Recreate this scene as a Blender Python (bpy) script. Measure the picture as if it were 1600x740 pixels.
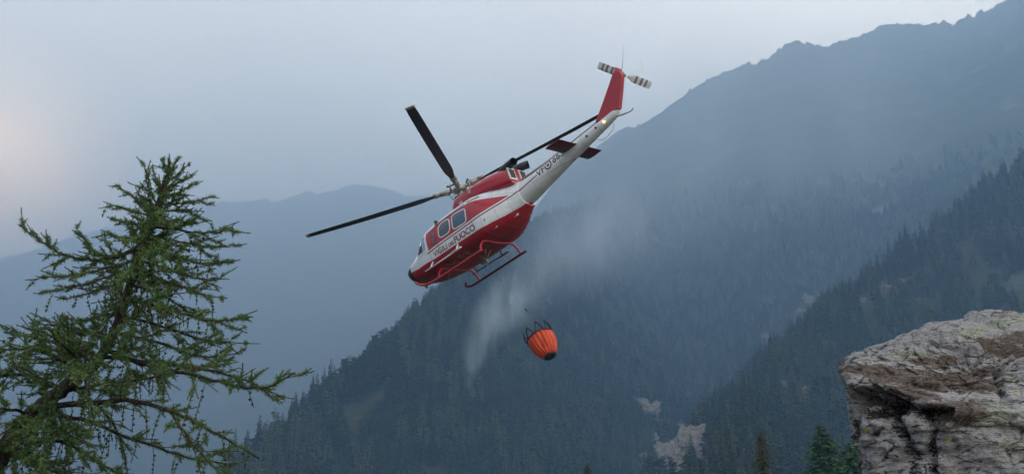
import bpy, math, random
import numpy as np
from mathutils import Vector, Matrix
from mathutils.bvhtree import BVHTree

for _o in list(bpy.data.objects):
    bpy.data.objects.remove(_o)
random.seed(7)
RNG = np.random.default_rng(7)
SC = bpy.context.scene
COL = SC.collection
PI = math.pi

# ------------------------------------------------------------------ camera
CAM = Vector((0.0, 0.0, 1.7))
PITCH = math.radians(15.0)
FPX = 1500.0                       # focal length in pixels of the 1600 px wide photograph
cd = bpy.data.cameras.new('camera')
cam = bpy.data.objects.new('camera', cd)
COL.objects.link(cam)
cam.location = CAM
cam.rotation_euler = (PI / 2 + PITCH, 0, 0)
cd.sensor_width = 36.0
cd.lens = 36.0 * FPX / 1600.0
cd.clip_start = 0.1
cd.clip_end = 30000.0
SC.camera = cam

# ------------------------------------------------------------------ world: smoke covered evening sky
SUN_EL, SUN_AZ = math.radians(15.2), math.radians(-30.0)      # azimuth from +Y, negative = left
SUN_DIR = Vector((math.cos(SUN_EL) * math.sin(SUN_AZ), math.cos(SUN_EL) * math.cos(SUN_AZ), math.sin(SUN_EL)))
EXPOSURE = 1.85
world = bpy.data.worlds.new('World')
SC.world = world
world.use_nodes = True
wn, wl = world.node_tree.nodes, world.node_tree.links
wn.clear()
w_out = wn.new('ShaderNodeOutputWorld')
w_bg = wn.new('ShaderNodeBackground')
w_bg.inputs['Strength'].default_value = 0.12
w_sky = wn.new('ShaderNodeTexSky')
w_sky.sky_type = 'NISHITA'
w_sky.sun_disc = False
w_sky.sun_elevation = SUN_EL
w_sky.sun_rotation = SUN_AZ
w_sky.air_density = 1.0
w_sky.dust_density = 2.0
w_tc = wn.new('ShaderNodeTexCoord')
w_noise = wn.new('ShaderNodeTexNoise')
w_noise.inputs['Scale'].default_value = 2.1
w_noise.inputs['Detail'].default_value = 4.0
w_noise.inputs['Roughness'].default_value = 0.5
w_noise.inputs['Distortion'].default_value = 0.6
wl.new(w_tc.outputs['Generated'], w_noise.inputs['Vector'])
w_ramp = wn.new('ShaderNodeValToRGB')                          # the smoke veil: warm grey to blue white
w_ramp.color_ramp.elements[0].position = 0.32
w_ramp.color_ramp.elements[0].color = (6.1, 5.35, 4.35, 1)
w_ramp.color_ramp.elements[1].position = 0.68
w_ramp.color_ramp.elements[1].color = (7.7, 6.95, 5.9, 1)
wl.new(w_noise.outputs['Fac'], w_ramp.inputs['Fac'])
w_sep = wn.new('ShaderNodeSeparateXYZ')
wl.new(w_tc.outputs['Generated'], w_sep.inputs[0])
w_side = wn.new('ShaderNodeMapRange')                          # the smoke bank thins out towards the right (east)
w_side.interpolation_type = 'SMOOTHSTEP'
w_side.inputs['From Min'].default_value = -0.45
w_side.inputs['From Max'].default_value = 0.75
w_side.inputs['To Min'].default_value = 0.38
w_side.inputs['To Max'].default_value = 1.12
wl.new(w_sep.outputs['X'], w_side.inputs['Value'])
w_scl = wn.new('ShaderNodeVectorMath'); w_scl.operation = 'SCALE'
wl.new(w_ramp.outputs['Color'], w_scl.inputs[0])
wl.new(w_side.outputs[0], w_scl.inputs['Scale'])
w_mix = wn.new('ShaderNodeMixRGB')
w_mix.inputs['Fac'].default_value = 0.92
wl.new(w_sky.outputs['Color'], w_mix.inputs['Color1'])
wl.new(w_scl.outputs['Vector'], w_mix.inputs['Color2'])
w_dot = wn.new('ShaderNodeVectorMath'); w_dot.operation = 'DOT_PRODUCT'
w_nrm = wn.new('ShaderNodeVectorMath'); w_nrm.operation = 'NORMALIZE'
wl.new(w_tc.outputs['Generated'], w_nrm.inputs[0])
wl.new(w_nrm.outputs['Vector'], w_dot.inputs[0])
w_dot.inputs[1].default_value = SUN_DIR
w_glow = wn.new('ShaderNodeValToRGB')                          # sun behind the smoke
w_glow.color_ramp.interpolation = 'EASE'
w_glow.color_ramp.elements[0].position = 0.990
w_glow.color_ramp.elements[0].color = (0, 0, 0, 1)
w_glow.color_ramp.elements[1].position = 1.0
w_glow.color_ramp.elements[1].color = (15.0, 9.0, 4.6, 1)
_e = w_glow.color_ramp.elements.new(0.9968)
_e.color = (4.2, 2.5, 1.3, 1)
wl.new(w_dot.outputs['Value'], w_glow.inputs['Fac'])
w_add = wn.new('ShaderNodeMixRGB'); w_add.blend_type = 'ADD'
w_add.inputs['Fac'].default_value = 1.0
wl.new(w_mix.outputs['Color'], w_add.inputs['Color1'])
wl.new(w_glow.outputs['Color'], w_add.inputs['Color2'])
wl.new(w_add.outputs['Color'], w_bg.inputs['Color'])
wl.new(w_bg.outputs['Background'], w_out.inputs['Surface'])

# ------------------------------------------------------------------ sun, soft through smoke
sd = bpy.data.lights.new('sun', 'SUN')
sd.energy = 0.5
sd.angle = math.radians(14.0)
sd.color = (1.0, 0.93, 0.84)
sun = bpy.data.objects.new('sun', sd)
COL.objects.link(sun)
sun.rotation_euler = SUN_DIR.to_track_quat('Z', 'Y').to_euler()

# ------------------------------------------------------------------ exposure and render settings
SC.view_settings.view_transform = 'Standard'
SC.view_settings.look = 'None'
SC.view_settings.exposure = EXPOSURE
SC.view_settings.gamma = 1.0
SC.view_settings.use_curve_mapping = False
SC.render.engine = 'CYCLES'
SC.cycles.use_denoising = True
SC.cycles.max_bounces = 6
SC.cycles.diffuse_bounces = 2
SC.cycles.glossy_bounces = 2
SC.cycles.transmission_bounces = 3
SC.cycles.transparent_max_bounces = 6
SC.cycles.volume_bounces = 1
SC.cycles.volume_max_steps = 256

# ================================================================== helpers
CT, ST = math.cos(PITCH), math.sin(PITCH)


def ray(u, v):
    a, b = (u - 800.0) / FPX, (370.0 - v) / FPX
    return Vector((a, CT - b * ST, ST + b * CT))


def at(u, v, Y):
    """the point on the sight line of photo pixel (u, v) that lies Y metres north of the camera"""
    d = ray(u, v)
    return CAM + d * (Y / d.y)


def tag(o, label=None, cat=None, group=None, kind=None):
    if label: o['label'] = label
    if cat: o['category'] = cat
    if group: o['group'] = group
    if kind: o['kind'] = kind
    return o


def link(o, parent=None):
    COL.objects.link(o)
    if parent is not None:
        o.parent = parent
    return o


def empty(name, loc, label, cat, group=None):
    o = bpy.data.objects.new(name, None)
    o.location = loc
    o.empty_display_size = 0.2
    link(o)
    return tag(o, label, cat, group)


class MB:
    """collects vertices and faces for ONE mesh object"""

    def __init__(self):
        self.v, self.f, self.m = [], [], []

    def add(self, vs, fs, mat=0):
        n = len(self.v)
        self.v.extend([tuple(p) for p in vs])
        self.f.extend([tuple(i + n for i in f) for f in fs])
        self.m.extend([mat] * len(fs))

    def box(self, c, s, M=None, mat=0):
        c = Vector(c)
        vs = []
        for dx, dy, dz in ((-1, -1, -1), (1, -1, -1), (1, 1, -1), (-1, 1, -1), (-1, -1, 1), (1, -1, 1), (1, 1, 1), (-1, 1, 1)):
            p = Vector((dx * s[0] / 2, dy * s[1] / 2, dz * s[2] / 2))
            if M is not None: p = M @ p
            vs.append(c + p)
        self.add(vs, [(0, 3, 2, 1), (4, 5, 6, 7), (0, 1, 5, 4), (1, 2, 6, 5), (2, 3, 7, 6), (3, 0, 4, 7)], mat)

    def tube(self, pts, rad, n=6, mat=0, caps=True):
        pts = [Vector(p) for p in pts]
        if not isinstance(rad, (list, tuple)): rad = [rad] * len(pts)
        vs, fs = [], []
        prev = None
        for i, p in enumerate(pts):
            t = (pts[min(i + 1, len(pts) - 1)] - pts[max(i - 1, 0)])
            if t.length < 1e-9: t = Vector((0, 0, 1))
            t.normalize()
            if prev is None:
                a = Vector((0, 0, 1)) if abs(t.z) < 0.9 else Vector((1, 0, 0))
                prev = t.cross(a).normalized()
            else:
                prev = (prev - t * prev.dot(t))
                if prev.length < 1e-6: prev = t.orthogonal()
                prev.normalize()
            b = t.cross(prev)
            for k in range(n):
                a = 2 * PI * k / n
                vs.append(p + (prev * math.cos(a) + b * math.sin(a)) * rad[i])
        for i in range(len(pts) - 1):
            for k in range(n):
                k2 = (k + 1) % n
                fs.append((i * n + k, i * n + k2, (i + 1) * n + k2, (i + 1) * n + k))
        if caps:
            fs.append(tuple(range(n - 1, -1, -1)))
            fs.append(tuple((len(pts) - 1) * n + k for k in range(n)))
        self.add(vs, fs, mat)

    def build(self, name, mat, parent=None, smooth=True, auto=None):
        me = bpy.data.meshes.new(name)
        me.from_pydata(self.v, [], self.f)
        for mm in (mat if isinstance(mat, (list, tuple)) else [mat]):
            me.materials.append(mm)
        if any(self.m):
            me.polygons.foreach_set('material_index', self.m)
        me.polygons.foreach_set('use_smooth', [smooth] * len(me.polygons))
        me.update()
        if smooth and auto:
            me.set_sharp_from_angle(angle=math.radians(auto))
        o = bpy.data.objects.new(name, me)
        return link(o, parent)


def np_mesh(name, V, F, mat, parent=None, smooth=True):
    me = bpy.data.meshes.new(name)
    V = np.asarray(V, np.float32); F = np.asarray(F, np.int32)
    k = F.shape[1]
    me.vertices.add(len(V)); me.vertices.foreach_set('co', V.ravel())
    me.loops.add(F.size); me.loops.foreach_set('vertex_index', F.ravel())
    me.polygons.add(len(F))
    me.polygons.foreach_set('loop_start', np.arange(0, F.size, k, dtype=np.int32))
    me.polygons.foreach_set('loop_total', np.full(len(F), k, dtype=np.int32))
    me.polygons.foreach_set('use_smooth', [smooth] * len(F))
    me.update(calc_edges=True)
    me.validate()
    if mat: me.materials.append(mat)
    o = bpy.data.objects.new(name, me)
    return link(o, parent)


def spline(pts, n=8):
    """Catmull-Rom through 3-D points"""
    P = [Vector(p) for p in pts]
    if len(P) < 3:
        return [P[0].lerp(P[-1], i / n) for i in range(n + 1)]
    P = [P[0] * 2 - P[1]] + P + [P[-1] * 2 - P[-2]]
    out = []
    for i in range(1, len(P) - 2):
        a, b, c, d = P[i - 1], P[i], P[i + 1], P[i + 2]
        for k in range(n):
            t = k / n
            out.append(0.5 * ((2 * b) + (c - a) * t + (2 * a - 5 * b + 4 * c - d) * t * t + (3 * b - a - 3 * c + d) * t ** 3))
    out.append(P[-2])
    return out


# ---- gradient noise in numpy
_perm = np.random.default_rng(3).permutation(256)
_perm = np.concatenate([_perm, _perm, _perm])
_g3 = np.random.default_rng(5).normal(size=(256, 3))
_g3 /= np.linalg.norm(_g3, axis=1)[:, None]


def noise3(P):
    P = np.asarray(P, float)
    i = np.floor(P).astype(int)
    f = P - i
    u = f * f * f * (f * (f * 6 - 15) + 10)
    i &= 255
    r = 0
    for dx in (0, 1):
        for dy in (0, 1):
            for dz in (0, 1):
                h = _perm[_perm[_perm[i[:, 0] + dx] + i[:, 1] + dy] + i[:, 2] + dz] & 255
                g = _g3[h]
                w = (u[:, 0] if dx else 1 - u[:, 0]) * (u[:, 1] if dy else 1 - u[:, 1]) * (u[:, 2] if dz else 1 - u[:, 2])
                r = r + w * (g[:, 0] * (f[:, 0] - dx) + g[:, 1] * (f[:, 1] - dy) + g[:, 2] * (f[:, 2] - dz))
    return r * 1.6


def fbm(P, octs=5, gain=0.5, ridged=False):
    P = np.asarray(P, float)
    a, s, tot = 1.0, 0.0, 0.0
    for k in range(octs):
        n = noise3(P * 2.03 ** k + 17.3 * k)
        s = s + a * ((1 - 2 * np.abs(n)) if ridged else n)
        tot += a
        a *= gain
    return s / tot


# ---- materials
def mat(name, col=(0.5, 0.5, 0.5), rough=0.6, metal=0.0, spec=0.5, coat=0.0):
    m = bpy.data.materials.new(name)
    m.use_nodes = True
    b = m.node_tree.nodes['Principled BSDF']
    b.inputs['Base Color'].default_value = (*col, 1)
    b.inputs['Roughness'].default_value = rough
    b.inputs['Metallic'].default_value = metal
    b.inputs['Specular IOR Level'].default_value = spec
    b.inputs['Coat Weight'].default_value = coat
    return m


class NT:
    """short hand for building node trees"""

    def __init__(self, m):
        self.n, self.l = m.node_tree.nodes, m.node_tree.links
        self.b = self.n.get('Principled BSDF')

    def node(self, t, **kw):
        x = self.n.new(t)
        for k, v in kw.items(): setattr(x, k, v)
        return x

    def put(self, sock, v):
        if isinstance(v, bpy.types.NodeSocket): self.l.new(v, sock)
        elif v is not None:
            if sock.type == 'RGBA' and len(v) == 3: v = (*v, 1)
            sock.default_value = v

    def obj(self):
        return self.node('ShaderNodeTexCoord').outputs['Object']

    def mapping(self, vec, scale=(1, 1, 1), rot=(0, 0, 0)):
        x = self.node('ShaderNodeMapping')
        self.l.new(vec, x.inputs['Vector'])
        x.inputs['Scale'].default_value = scale
        x.inputs['Rotation'].default_value = rot
        return x.outputs['Vector']

    def noise(self, vec, scale, detail=5, rough=0.55, dist=0.0):
        x = self.node('ShaderNodeTexNoise')
        if vec is not None: self.l.new(vec, x.inputs['Vector'])
        x.inputs['Scale'].default_value = scale
        x.inputs['Detail'].default_value = detail
        x.inputs['Roughness'].default_value = rough
        x.inputs['Distortion'].default_value = dist
        return x.outputs['Fac']

    def voro(self, vec, scale, feature='F1'):
        x = self.node('ShaderNodeTexVoronoi', feature=feature)
        if vec is not None: self.l.new(vec, x.inputs['Vector'])
        x.inputs['Scale'].default_value = scale
        return x.outputs['Distance']

    def ramp(self, fac, stops, interp='LINEAR'):
        x = self.node('ShaderNodeValToRGB')
        x.color_ramp.interpolation = interp
        e = x.color_ramp.elements
        while len(e) < len(stops): e.new(0.5)
        for i, (p, c) in enumerate(stops):
            e[i].position = p
            e[i].color = (c, c, c, 1) if isinstance(c, (int, float)) else (*c, 1)
        self.put(x.inputs['Fac'], fac)
        return x.outputs['Color']

    def mix(self, fac, a, b, blend='MIX'):
        x = self.node('ShaderNodeMixRGB', blend_type=blend)
        self.put(x.inputs['Fac'], fac); self.put(x.inputs['Color1'], a); self.put(x.inputs['Color2'], b)
        return x.outputs['Color']

    def math(self, op, a, b=None, clamp=False):
        x = self.node('ShaderNodeMath', operation=op, use_clamp=clamp)
        self.put(x.inputs[0], a)
        if b is not None: self.put(x.inputs[1], b)
        return x.outputs[0]

    def bump(self, h, strength=0.5, dist=0.02, normal=None):
        x = self.node('ShaderNodeBump')
        x.inputs['Strength'].default_value = strength
        x.inputs['Distance'].default_value = dist
        self.l.new(h, x.inputs['Height'])
        if normal is not None: self.l.new(normal, x.inputs['Normal'])
        return x.outputs['Normal']

    def sep(self, vec):
        x = self.node('ShaderNodeSeparateXYZ')
        self.l.new(vec, x.inputs[0])
        return x.outputs

    def color(self, c): self.put(self.b.inputs['Base Color'], c)
    def rough(self, c): self.put(self.b.inputs['Roughness'], c)
    def normal(self, c): self.put(self.b.inputs['Normal'], c)

# ================================================================== terrain
def crest(rows):
    return [tuple(at(u, v, Y) - Vector((0, 0, dz))) for u, v, Y, dz in rows]



_A = [(-500, 520, 4300), (-250, 470, 4300), (0, 408, 4300), (60, 396, 4300), (120, 370, 4300), (200, 350, 4300), (250, 338, 4300), (330, 323, 4300), (345, 320, 4300), (400, 317, 4300),
      (407, 314, 4300), (420, 315, 4300), (430, 319, 4300), (437, 319, 4300), (460, 308, 4300), (487, 302, 4300), (493, 305, 4300), (507, 306, 4300), (527, 299, 4300), (540, 294, 4300),
      (553, 290, 4300), (560, 293, 4300), (575, 292, 4300), (600, 297, 4300), (620, 303, 4300), (632, 309, 4300), (650, 309, 4300), (700, 305, 4300), (760, 310, 4300), (850, 330, 4300), (1000, 380, 4300)]
_B = [(780, 400, 2800), (830, 335, 2750), (903, 252, 2650), (940, 232, 2600), (960, 215, 2600), (975, 203, 2600), (1000, 198, 2600), (1020, 190, 2600), (1045, 177, 2600), (1052, 171, 2600),
      (1080, 145, 2550), (1110, 125, 2550), (1130, 117, 2550), (1140, 117, 2550), (1160, 103, 2550), (1180, 103, 2500), (1205, 92, 2500), (1222, 78, 2500), (1235, 70, 2500), (1250, 69, 2500),
      (1265, 71, 2500), (1275, 75, 2500), (1279, 71, 2500), (1290, 78, 2500), (1310, 70, 2450), (1325, 65, 2450), (1341, 64, 2450), (1352, 55, 2450), (1375, 44, 2450), (1410, 43, 2400), (1417, 40, 2400),
      (1440, 40, 2400), (1452, 42, 2400), (1465, 40, 2400), (1490, 41, 2400), (1515, 27, 2350), (1550, 17, 2350), (1575, 3, 2300), (1600, -10, 2300), (1700, -70, 2250), (1850, -110, 2200), (2050, -110, 2150), (2300, -60, 2150)]
_C = [(240, 830, 560, 0), (330, 770, 570, 3), (392, 715, 585, 9), (420, 688, 600, 9), (455, 662, 620, 9), (500, 625, 640, 9), (540, 585, 670, 9), (580, 560, 690, 9), (603, 553, 705, 9), (618, 532, 720, 10),
      (630, 510, 735, 11), (660, 488, 770, 11), (700, 448, 850, 12), (750, 405, 980, 12), (800, 365, 1150, 12), (850, 338, 1350, 12), (900, 318, 1600, 12), (960, 300, 1900, 10), (1020, 285, 2200, 5)]
_D = [(2100, -60, 760, 10), (1850, 90, 680, 10), (1700, 175, 640, 11), (1600, 240, 615, 11), (1570, 262, 605, 11), (1545, 275, 600, 11), (1500, 316, 590, 11), (1460, 342, 575, 11), (1430, 362, 565, 11),
      (1400, 392, 550, 11), (1350, 428, 530, 10), (1318, 474, 512, 10), (1288, 482, 500, 10), (1258, 540, 470, 8), (1222, 556, 450, 8), (1198, 618, 415, 6), (1165, 640, 380, 3), (1148, 700, 330, 1), (1112, 742, 265, 0), (1080, 790, 220, 0)]
RIDGES = [(crest([(u, v, Y, 0) for u, v, Y in _A]), 0.62, 55.0, 1.0),
          (crest([(u, v, Y, 0) for u, v, Y in _B]), 0.78, 34.0, 1.0),
          (crest(_C), 1.05, 1.5, 1.0),
          (crest([(u, v, Y * 1.38, dz * 1.25) for u, v, Y, dz in _D]), 0.86, 1.2, 1.1)]


def ridge_height(X, Y, pts, slope, n):
    best = np.full(X.shape, -1e9)
    dbest = np.zeros(X.shape)
    for (x0, y0, z0), (x1, y1, z1) in zip(pts[:-1], pts[1:]):
        dx, dy = x1 - x0, y1 - y0
        L = dx * dx + dy * dy
        t = np.clip(((X - x0) * dx + (Y - y0) * dy) / L, 0, 1)
        d = np.hypot(X - x0 - t * dx, Y - y0 - t * dy)
        h = z0 + t * (z1 - z0) - slope * d
        k = h > best
        best[k] = h[k]; dbest[k] = d[k]
    return best, dbest


def terrain_z(X, Y):
    Z = np.full(X.shape, -3.0) + 0.0005 * np.maximum(Y - 300, 0)
    P2 = np.c_[X, Y, np.zeros_like(X)]
    gul = fbm(P2 / 260.0, 5, 0.5, ridged=True)
    gul2 = fbm(P2 / 70.0, 4, 0.5)
    fine = fbm(P2 / 28.0, 4, 0.55, ridged=True)
    for pts, slope, jag, gs in RIDGES:
        h, d = ridge_height(X, Y, pts, slope, 0)
        w = np.minimum(d / 160.0, 1.0)
        if slope == 0.78: h = h - 0.75 * np.maximum(0, 150 - X)
        h = h + gs * (w * (26 * gul) + np.minimum(d / 60.0, 1.0) * 9 * gul2) - gs * w * 8 + (fine - 0.33) * jag * np.exp(-d / 60.0)
        Z = np.maximum(Z, h)
    near = np.exp(-(np.hypot(X, Y) / 160.0) ** 2)
    Z = Z * (1 - near) + near * np.minimum(Z, 0.0 + 0.3 * gul2)
    return Z


def axis(breaks):
    out = []
    for (a, b, s) in breaks:
        n = max(1, round((b - a) / s))
        out.extend(list(a + (b - a) * np.arange(n) / n))
    out.append(breaks[-1][1])
    return np.array(out)


gx = axis([(-5200, -3200, 80), (-3200, -1600, 26), (-1600, -400, 8.5), (-400, 1700, 8.5), (1700, 2600, 40), (2600, 4200, 120)])
gy = axis([(-900, 0, 60), (0, 200, 12), (200, 900, 7), (900, 2100, 13), (2100, 2750, 9), (2750, 4100, 40), (4100, 4500, 16), (4500, 6400, 90)])
GX, GY = np.meshgrid(gx, gy)
TZ = terrain_z(GX.ravel(), GY.ravel())
TV = np.c_[GX.ravel(), GY.ravel(), TZ]
nx, ny = len(gx), len(gy)
ii = (np.arange(ny - 1)[:, None] * nx + np.arange(nx - 1)[None, :]).ravel()
TF = np.c_[ii, ii + 1, ii + nx + 1, ii + nx]

m_ground = mat('mountain_ground', rough=0.95, spec=0.1)
t = NT(m_ground)
co = t.obj()
geo = t.node('ShaderNodeNewGeometry')
nz = t.sep(geo.outputs['Normal'])['Z']
n1 = t.noise(co, 0.012, 8, 0.6)
n2 = t.noise(co, 0.06, 8, 0.65)
grass = t.ramp(n2, [(0.3, (0.025, 0.032, 0.016)), (0.6, (0.05, 0.052, 0.03)), (0.8, (0.10, 0.085, 0.06))])
rock = t.ramp(n2, [(0.3, (0.12, 0.115, 0.11)), (0.7, (0.26, 0.25, 0.23))])
fac = t.ramp(n1, [(0.58, 0.0), (0.70, 0.8)])
t.color(t.mix(fac, grass, rock))
t.normal(t.bump(t.noise(co, 0.15, 8, 0.7), 0.8, 4.0))
terrain = np_mesh('terrain', TV, TF, m_ground)
tag(terrain, kind='structure')
TBVH = BVHTree.FromPolygons(TV.tolist(), TF.tolist())


def ground_hit(u, v):
    d = ray(u, v).normalized()
    h = TBVH.ray_cast(CAM, d, 12000)
    return h[0], h[1]


def ground_at(x, y):
    h = TBVH.ray_cast(Vector((x, y, 5000)), Vector((0, 0, -1)), 9000)
    return h[0]


# ================================================================== conifers of the slopes
m_bark = mat('conifer_bark', (0.06, 0.045, 0.035), 0.9, spec=0.1)


def leaf_mat(name, dark, light, scale=1.5):
    m = mat(name, dark, 0.7, spec=0.15)
    t = NT(m)
    oi = t.node('ShaderNodeObjectInfo')
    g = t.node('ShaderNodeNewGeometry')
    f = t.math('ADD', t.math('MULTIPLY', oi.outputs['Random'], 0.55), t.math('MULTIPLY', g.outputs['Random Per Island'], 0.45))
    t.color(t.mix(f, dark, light))
    t.b.inputs['Subsurface Weight'].default_value = 0.0
    return m


m_spruce = leaf_mat('spruce_needles', (0.022, 0.042, 0.020), (0.06, 0.085, 0.04))
m_larch_far = leaf_mat('far_larch_needles', (0.08, 0.11, 0.035), (0.17, 0.20, 0.075))
m_pine = leaf_mat('pine_needles', (0.025, 0.05, 0.025), (0.065, 0.09, 0.045))


def conifer(name, H, base_r, rows, per, droop, gap, seed, mats, kind='spire', nb=2):
    """trunk plus many bent bough faces; crown faces form the ragged outline"""
    r = random.Random(seed)
    mb = MB()
    mb.tube([(0, 0, -1.2), (0, 0, H * 0.5), (0, 0, H * 0.97)], [H * 0.016, H * 0.009, 0.02], 5, 0, caps=False)
    for i in range(rows):
        q = i / (rows - 1)
        z = H * (0.10 + 0.88 * q)
        if kind == 'spire':
            R = base_r * (1 - q) ** 0.85 * (1 + 0.25 * r.uniform(-1, 1)) + 0.10
        elif kind == 'larch':
            R = base_r * (1 - q) ** 0.6 * min(1, 0.45 + q * 2.2) * (1 + 0.35 * r.uniform(-1, 1)) + 0.12
        else:
            R = base_r * math.sqrt(max(0.02, 1 - (2 * q - 0.9) ** 2 * 0.85)) * (1 + 0.3 * r.uniform(-1, 1))
        k = max(4, int(per * (0.45 + 0.55 * (1 - q))))
        a0 = r.uniform(0, 6.28)
        for j in range(k):
            if r.random() < gap: continue
            a = a0 + 2 * PI * j / k + r.uniform(-0.3, 0.3)
            L = R * r.uniform(0.65, 1.15)
            d = Vector((math.cos(a), math.sin(a), 0)); s = Vector((-d.y, d.x, 0))
            for b in range(nb):
                w = L * r.uniform(0.20, 0.34) + 0.10
                up = r.uniform(-0.05, 0.22) * L
                zz = z + r.uniform(-0.5, 0.5) * H / rows
                p0 = Vector((0, 0, zz)) + d * L * 0.08
                p1 = Vector((0, 0, zz + up * 0.5)) + d * L * 0.55 + s * L * r.uniform(-0.14, 0.14)
                p2 = Vector((0, 0, zz - droop * L * r.uniform(0.6, 1.3))) + d * L + s * L * r.uniform(-0.2, 0.2)
                hang = Vector((0, 0, -w * r.uniform(0.5, 1.2)))
                mb.add([p0, p1 + s * w, p1 - s * w, p2, p1 + hang], [(0, 1, 3), (0, 3, 2), (0, 4, 3)], 1)
    me_o = mb.build(name, mats, smooth=False)
    return me_o


PROTO = []
LIB = [('spruce_tree', dict(H=15, base_r=2.3, rows=20, per=9, droop=0.38, gap=0.10, kind='spire'), m_spruce, 3),
       ('larch_tree', dict(H=14, base_r=2.7, rows=17, per=8, droop=0.12, gap=0.16, kind='larch'), m_larch_far, 2),
       ('pine_tree', dict(H=10.5, base_r=2.9, rows=14, per=9, droop=0.02, gap=0.10, kind='round'), m_pine, 2)]
for nm, kw, lm, nvar in LIB:
    for q in range(nvar):
        k2 = dict(kw); k2['base_r'] *= (1.0, 0.78, 1.15)[q]
        o = conifer(nm, seed=10 * len(PROTO) + 3, mats=[m_bark, lm], **k2)
        PROTO.append(o)

# ---- where trees stand: random spots on the slopes that can be seen from about the camera
BARE = []            # (point, radius): outcrops and scree without trees


def scatter(n, xr, yr, dens):
    x = RNG.uniform(*xr, n); y = RNG.uniform(*yr, n)
    z = terrain_z(x, y)
    return np.c_[x, y, z]


def in_view(p, margin=60):
    d = Vector(p) - CAM
    f = d.y * CT + d.z * ST
    if f < 20: return None
    u = 800 + FPX * d.x / f
    v = 370 - FPX * (-d.y * ST + d.z * CT) / f
    if -margin < u < 1600 + margin and -margin < v < 740 + 90: return u, v, f
    return None


cand = np.vstack([scatter(11000, (-330, 260), (430, 1000), 1), scatter(12000, (0, 900), (300, 1000), 1),
                  scatter(13000, (-60, 700), (900, 1500), 1), scatter(9000, (-50, 900), (1400, 2000), 1), scatter(3500, (100, 1250), (700, 1500), 1)])
patch = fbm(np.c_[cand[:, 0] / 55, cand[:, 1] / 75, cand[:, 2] / 55], 4)

OUT_PX = [(1047, 722, 26), (1080, 706, 21), (1012, 650, 13), (1040, 722, 15), (1066, 672, 10), (1082, 716, 12), (1035, 665, 8),
          (1250, 488, 14), (1270, 472, 16), (1198, 530, 12), (1385, 455, 13), (1440, 470, 10), (1262, 612, 16), (1240, 640, 14), (1285, 560, 9), (445, 660, 7), (1062, 735, 18), (1095, 730, 13), (1022, 690, 9), (1005, 635, 8), (1410, 440, 9), (1350, 470, 10), (1225, 600, 10)]
OUTC = []
for u, v, r in OUT_PX:
    p, n = ground_hit(u, v)
    if p is None: continue
    r *= (1.6 if u < 1100 and v > 600 else 0.85); OUTC.append((p, n, r * p.y / FPX, u, v))
    BARE.append((p, r * p.y / FPX * 1.25))
for u, v, r in [(1150, 730, 34), (1205, 728, 30)]:
    p, n = ground_hit(u, v)
    if p is not None: BARE.append((p, r * p.y / FPX))

spots = []
for (x, y, z), pn in zip(cand, patch):
    if z < 2 or z > 560 + 90 * pn: continue
    if z > 330 and RNG.random() < (z - 330) / 260: continue
    iv = in_view((x, y, z + 8))
    if iv is None: continue
    if any((x - b.x) ** 2 + (y - b.y) ** 2 + (z - b.z) ** 2 < r * r for b, r in BARE): continue
    # bare ground in front of outcrops seen from the camera
    top = Vector((x, y, z + 16)); d = top - CAM; L = d.length
    h = TBVH.ray_cast(CAM, d / L, L - 3)
    if h[0] is not None: continue
    if any((iv[0] - q[3]) ** 2 + (iv[1] + 0.3 * 15 * FPX / iv[2] - q[4]) ** 2 < (OUT_PX[i][2] * 1.35) ** 2 and y < q[0].y for i, q in enumerate(OUTC)): continue
    if pn < -0.25 + 0.08 * RNG.normal(): continue
    spots.append((iv[2], x, y, z, pn, iv[0], iv[1]))
spots.sort()
print('forest spots', len(spots))


def species(x, y, z, pn, u):
    r = RNG.random()
    if 540 < u < 625 and y > 640: return 5 + int(RNG.integers(2))
    if pn > 0.12: return (3, 4, 3, 4, 0)[int(r * 5)]
    if pn < -0.2: return (5, 6, 0, 2)[int(r * 4)]
    return (0, 1, 2, 0, 1, 3, 5)[int(r * 7)]


KINDS = {0: ('dark narrow spruces', 'dark pointed spruce'), 3: ('pale green larches', 'pale green larch'), 5: ('round crowned pines', 'round crowned pine')}


def place(u, v, y):
    """in words: where on the slopes a tree stands"""
    if u < 560: w = 'on the left flank of the wooded spur'
    elif u < 700: w = 'on the spur left of the smoke plume'
    elif u < 830: w = 'on the slope below the helicopter'
    elif u < 980: w = 'on the slope right of the orange bucket'
    elif u < 1180: w = 'around the pale outcrops in the gully'
    elif u < 1340: w = 'on the slope left of the boulder'
    else: w = 'on the right hand slope above the boulder'
    if v > 650: return w + ' near the bottom edge'
    if v > 520: return w + ' at mid height'
    return w + ' high in the haze'


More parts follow.
